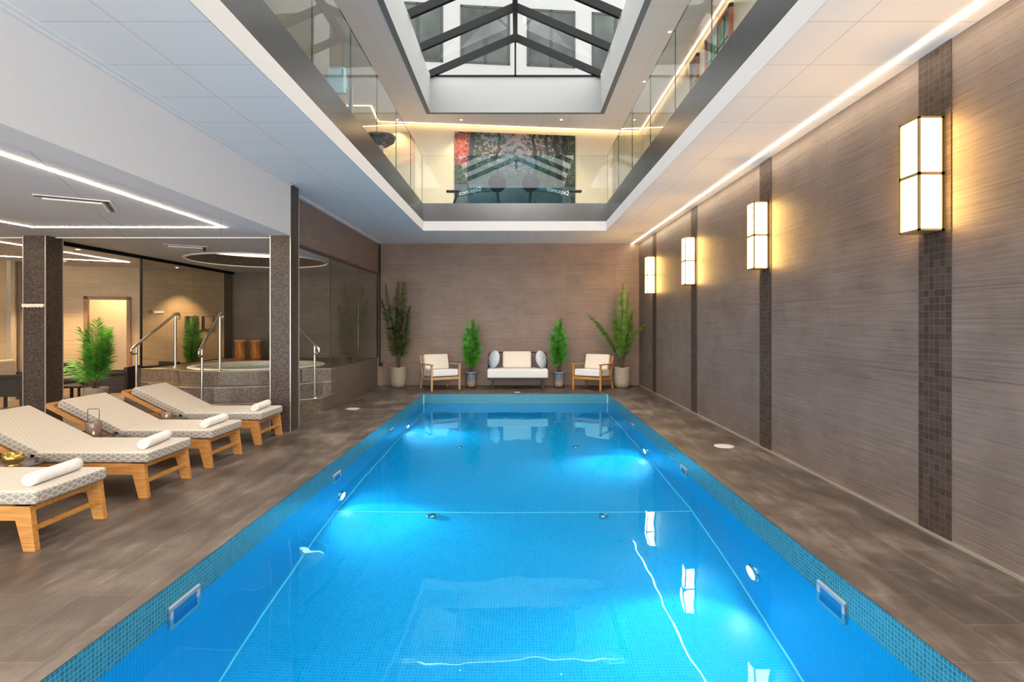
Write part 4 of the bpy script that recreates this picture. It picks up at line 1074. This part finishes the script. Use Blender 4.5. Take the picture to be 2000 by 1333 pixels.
palm('potted_palm', 'tall spreading palm in a beige pot in the back right corner', 'potted plant', (2.45, 13.08, 0), M['leaf_yellow'], pot_big, F, .48, 12, nl=44, ll=.20, w=.019, cane_h=.3)
def smallF(seed, H=1.25, n=24, sp=5, bd=7):
    r = random.Random(seed)
    return [(r.random() * 6.28, R(1 + sp * r.random()), H * (.35 + .6 * r.random()), R(2 + bd * r.random()), (r.uniform(-.04, .04), r.uniform(-.04, .04), 0)) for k in range(n)] + [(0, R(1), H, R(2), (0, 0, 0)), (2, R(0), H * .97, R(3), (0, 0, 0))]
G3 = 'bushy green palms beside the sofa'
palm('potted_plant', 'bushy green palm in a blue-grey pot left of the sofa', 'potted plant', (-1.08, 13.05, 0), M['leaf_green'], pot_small, smallF(5), .36, 13, nl=34, ll=.235, group=G3, w=.02, cane_h=.05)
palm('potted_plant', 'bushy green palm in a blue-grey pot right of the sofa', 'potted plant', (.975, 13.05, 0), M['leaf_green'], pot_small, smallF(9), .36, 14, nl=34, ll=.235, group=G3, w=.02, cane_h=.05)
palm('potted_plant', 'bright green palm in a stone pot behind the loungers, before the doorway', 'potted plant', (-6.96, 9.2, 0), M['leaf_green'],
     pot_lounge, smallF(21, 1.18, 20, 9, 14) + [(R(175), R(30), .62, R(20), (0, 0, 0)), (R(200), R(36), .55, R(25), (0, 0, 0)), (R(0), R(14), .7, R(15), (0, 0, 0))], .42, 15, nl=26, ll=.24, w=.015, cane_h=.05)
palm('potted_plant', 'leafy green palm behind the glass screen of the hot tub', 'potted plant', (-7.17, 12.3, 0), M['leaf_green'], pot_lounge, smallF(31, 1.27, 20, 4, 6), .42, 16, nl=28, ll=.2, w=.018, cane_h=.05)

# ------------------------------------------------------------------ seating at the back wall
def armchair(loc, rz, label, wood_):
    t = thing('armchair', label, 'armchair', loc, rz, 'wooden armchairs at the back wall')
    # local: width along x, front towards -y
    for sx in (-1, 1):
        x = sx * .335
        b = MB(); b.bar((x, -.33, 0), (x, -.33, .57), .04, .045, up=(0, 1, 0)); b.build('front_leg', wood_, t, bevel=.005)
        b = MB(); b.bar((x, .37, 0), (x, .26, .33), .035, .045, up=(0, 1, 0)); b.bar((x, .26, .32), (x, .40, .76), .035, .045, up=(0, 1, 0)); b.build('rear_leg', wood_, t, bevel=.004)
        b = MB(); b.bar((x, -.37, .585), (x, .34, .565), .065, .025); b.build('armrest', wood_, t, bevel=.006)
    b = MB(); b.bar((-.335, -.32, .27), (.335, -.32, .27), .03, .06); b.bar((-.335, .28, .23), (.335, .28, .23), .03, .05)
    for sx in (-1, 1): b.bar((sx * .335, -.33, .27), (sx * .335, .28, .235), .03, .055)
    for k in range(5): b.bar((-.33, -.22 + .11 * k, .275 - .006 * k), (.33, -.22 + .11 * k, .275 - .006 * k), .05, .015)
    for k in range(4): b.bar((-.33, .31 + .032 * k, .40 + .1 * k), (.33, .31 + .032 * k, .40 + .1 * k), .02, .04)
    b.build('seat_frame', wood_, t, bevel=.003)
    Mx = Matrix.Translation((0, 0, .30)) @ Matrix.Rotation(R(-3), 4, 'X')
    b = MB(); b.box(-.31, .31, -.335, .25, 0, .155, M=Mx); b.build('seat_cushion', M['offwhite'], t, bevel=.025, seg=3)
    Mx = Matrix.Translation((0, .19, .44)) @ Matrix.Rotation(R(-17), 4, 'X')
    b = MB(); b.box(-.30, .30, -.04, .10, 0, .36, M=Mx); b.build('back_cushion', M['cream'], t, bevel=.03, seg=3)
    return t
armchair((-1.78, 12.84, 0), R(30), 'light oak armchair with cream cushions left of the sofa', M['oak'])
armchair((1.74, 12.86, 0), R(-32), 'orange-brown wooden armchair with cream cushions right of the sofa', M['teak'])
sf = thing('sofa', 'small white bench sofa with black metal frame against the back wall', 'sofa', (0.0, 13.0, 0))
b = MB(); b.box(-.69, .70, -.30, .30, 0, .20); b.v = [(v[0], v[1], v[2] + .258) for v in b.v]; b.build('seat_cushion', M['offwhite'], sf, bevel=.03, seg=3)
b = MB(); b.box(-.68, .69, -.29, .33, .225, .255); b.build('seat_base', M['black'], sf, bevel=.004)
b = MB(); b.tube([(-.68, .34, .25), (-.68, .36, .78), (-.64, .365, .81), (.65, .365, .81), (.69, .36, .78), (.69, .34, .25)], .012, 8); b.tube([(-.68, -.05, .25), (-.68, -.05, .60), (-.68, .35, .72)], .010, 8); b.tube([(.69, -.05, .25), (.69, -.05, .60), (.69, .35, .72)], .010, 8)
for k in range(1, 12): xx = -.68 + 1.37 * k / 12; b.tube([(xx, .345, .26), (xx, .362, .80)], .003, 5)
b.build('back_frame', M['black'], sf)
for x, wd_ in ((-.57, .02), (.585, .06)):
    for yy in (-.22, .25):
        b = MB(); b.bar((x, yy, 0), (x, yy, .23), wd_, .02 if wd_ < .05 else .05, up=(0, 1, 0)); b.build('leg', M['black'], sf)
b = MB(); b.box(-.35, .33, .12, .27, 0, .39); b.v = [(v[0], v[1] + (v[2]) * .12, v[2] + .458) for v in b.v]
tag(b.build('back_cushion', M['cream'], bevel=.05, seg=4, loc=(0, 13.0, 0)), 'cream rectangular cushion leaning at the middle of the sofa', 'cushion')
for x, tw, l in ((-.55, R(-58), 'round blue-grey speckled cushion at the left end of the sofa'), (.56, R(58), 'round blue-grey speckled cushion at the right end of the sofa')):
    b = MB(); b.lathe([(0, -.085), (.08, -.083), (.16, -.06), (.205, -.02), (.21, 0), (.205, .02), (.16, .06), (.08, .083), (0, .085)], n=36)
    M4 = Matrix.Rotation(tw, 4, 'Z') @ Matrix.Rotation(R(78), 4, 'X'); b.v = [tuple(M4 @ Vector(v)) for v in b.v]
    tag(b.build('round_cushion', M['bluecush'], loc=(x, 13.1, .458 + .21)), l, 'cushion', 'round cushions on the sofa')

# ------------------------------------------------------------------ lounge furniture
def rattan_chair(loc, rz, label, wide=.62):
    t = thing('rattan_armchair', label, 'armchair', loc, rz, 'dark rattan seats of the lounge')
    h = wide / 2
    b = MB(); b.box(-h, h, -.32, .32, .26, .36); b.box(-h, h, .27, .33, .36, .72); b.build('woven_body', M['rattan'], t, bevel=.006)
    for sx in (-1, 1):
        xa, xb = sorted((sx * h, sx * (h - .04)))
        b = MB(); b.box(xa, xb, -.33, .32, .60, .635); b.box(xa, xb, -.33, -.29, .0, .62); b.box(xa, xb, .28, .32, 0, .62); b.build('arm_frame', M['rattan'], t)
        b = MB(); xm = (xa + xb) / 2; b.box(xm - .006, xm + .006, -.29, .28, .30, .60); b.build('arm_panel', M['rattan'], t)
    b = MB(); b.box(-h + .045, h - .045, -.33, .26, .362, .46); b.build('seat_cushion', M['darkcushion'], t, bevel=.025, seg=3)
    return t
rattan_chair((-8.82, 9.75, 0), R(100), 'dark rattan armchair with taupe cushion at the far left, behind the column')
b = MB(); b.box(-.28, .28, -.07, .07, 0, .40); 
o = b.build('taupe_cushion', M['taupecushion'], bevel=.05, seg=4, loc=(-9.0, 9.78, .47)); o.rotation_euler = (R(-8), 0, R(100)); tag(o, 'taupe cushion standing in the far left rattan armchair', 'cushion')
rattan_chair((-8.85, 11.0, 0), R(60), 'dark rattan armchair showing right of the left column')
rattan_chair((-7.42, 10.25, 0), R(-75), 'dark rattan armchair behind the potted palm, facing left')
rattan_chair((-7.35, 11.3, 0), R(-25), 'dark rattan armchair near the doorway with its back to the wall')
t = thing('coffee_table', 'low black coffee table between the rattan armchairs', 'coffee table', (-8.22, 10.45, 0))
b = MB(); b.box(-.34, .38, -.3, .3, .33, .36); b.build('table_top', M['black'], t)
for sx in (-1, 1):
    for sy in (-1, 1):
        b = MB(); b.box(sx * .35 - .02, sx * .35 + .02, sy * .27 - .02, sy * .27 + .02, 0, .33); b.build('leg', M['black'], t)
b = MB(); b.lathe([(.05, 0), (.11, .03), (.135, .12), (.12, .2), (.06, .25), (.045, .26), (.04, .255)], n=28); tag(b.build('round_vase', M['darkcushion'], loc=(-8.03, 10.40, .36)), 'round dark vase on the coffee table behind the palm', 'vase')

# scalloped rail on the column, wall hatches, small sign
t = thing('hook_rail', 'pale scalloped rail fixed to the front of the far left column', 'hook rail', (-6.88, 7.755, 1.745))
b = MB(); b.box(0, .30, -.02, 0, 0, .035); b.build('rail', M['cream'], t)
b = MB()
for k in range(6): b.lathe([(0, -.02), (.018, -.012), (.024, 0), (.018, .01)], (.03 + .048 * k, -.016, 0), 10)
b.build('hooks', M['cream'], t)
def hatch(px0, px1, label, m1, m2):
    a, c = along(px0), along(px1)
    t = thing('wall_hatch', label, 'wall hatch', wpnt(a, -.02, 1.375), math.atan2(wd.y, wd.x)); W_ = c - a
    b = MB(); b.box(0, W_, 0, .02, 0, .30); b.build('back_plate', M[m1], t)
    b = MB(); b.box(.0, .03, -.01, 0, 0, .30); b.box(W_ * .35, W_ - .01, -.012, 0, .01, .29); b.build('door_leaf', M[m2], t)
hatch(361, 387, 'dark square wall hatch behind the palm at the glass screen', 'black', 'darkwood')
hatch(391, 417, 'brown square wall hatch right of the dark one', 'black', 'wall_lounge')

# small grey sign on the slanted wall, seen through the glass
a_ = along(289); t = thing('wall_sign', 'small grey wall sign with round emblem above the left handrail', 'sign', wpnt(a_, -.015, 1.735), math.atan2(wd.y, wd.x))
b = MB(); b.box(.11, along(320) - a_, 0, .012, 0, .05); b.build('plate', M['trimmetal'], t, bevel=.003)
b = MB(); n = 24; b.tube([(.045 + .035 * math.cos(2 * math.pi * k / n), .004, .025 + .035 * math.sin(2 * math.pi * k / n)) for k in range(n + 1)], .007, 6); b.build('emblem', M['darkcushion'], t)
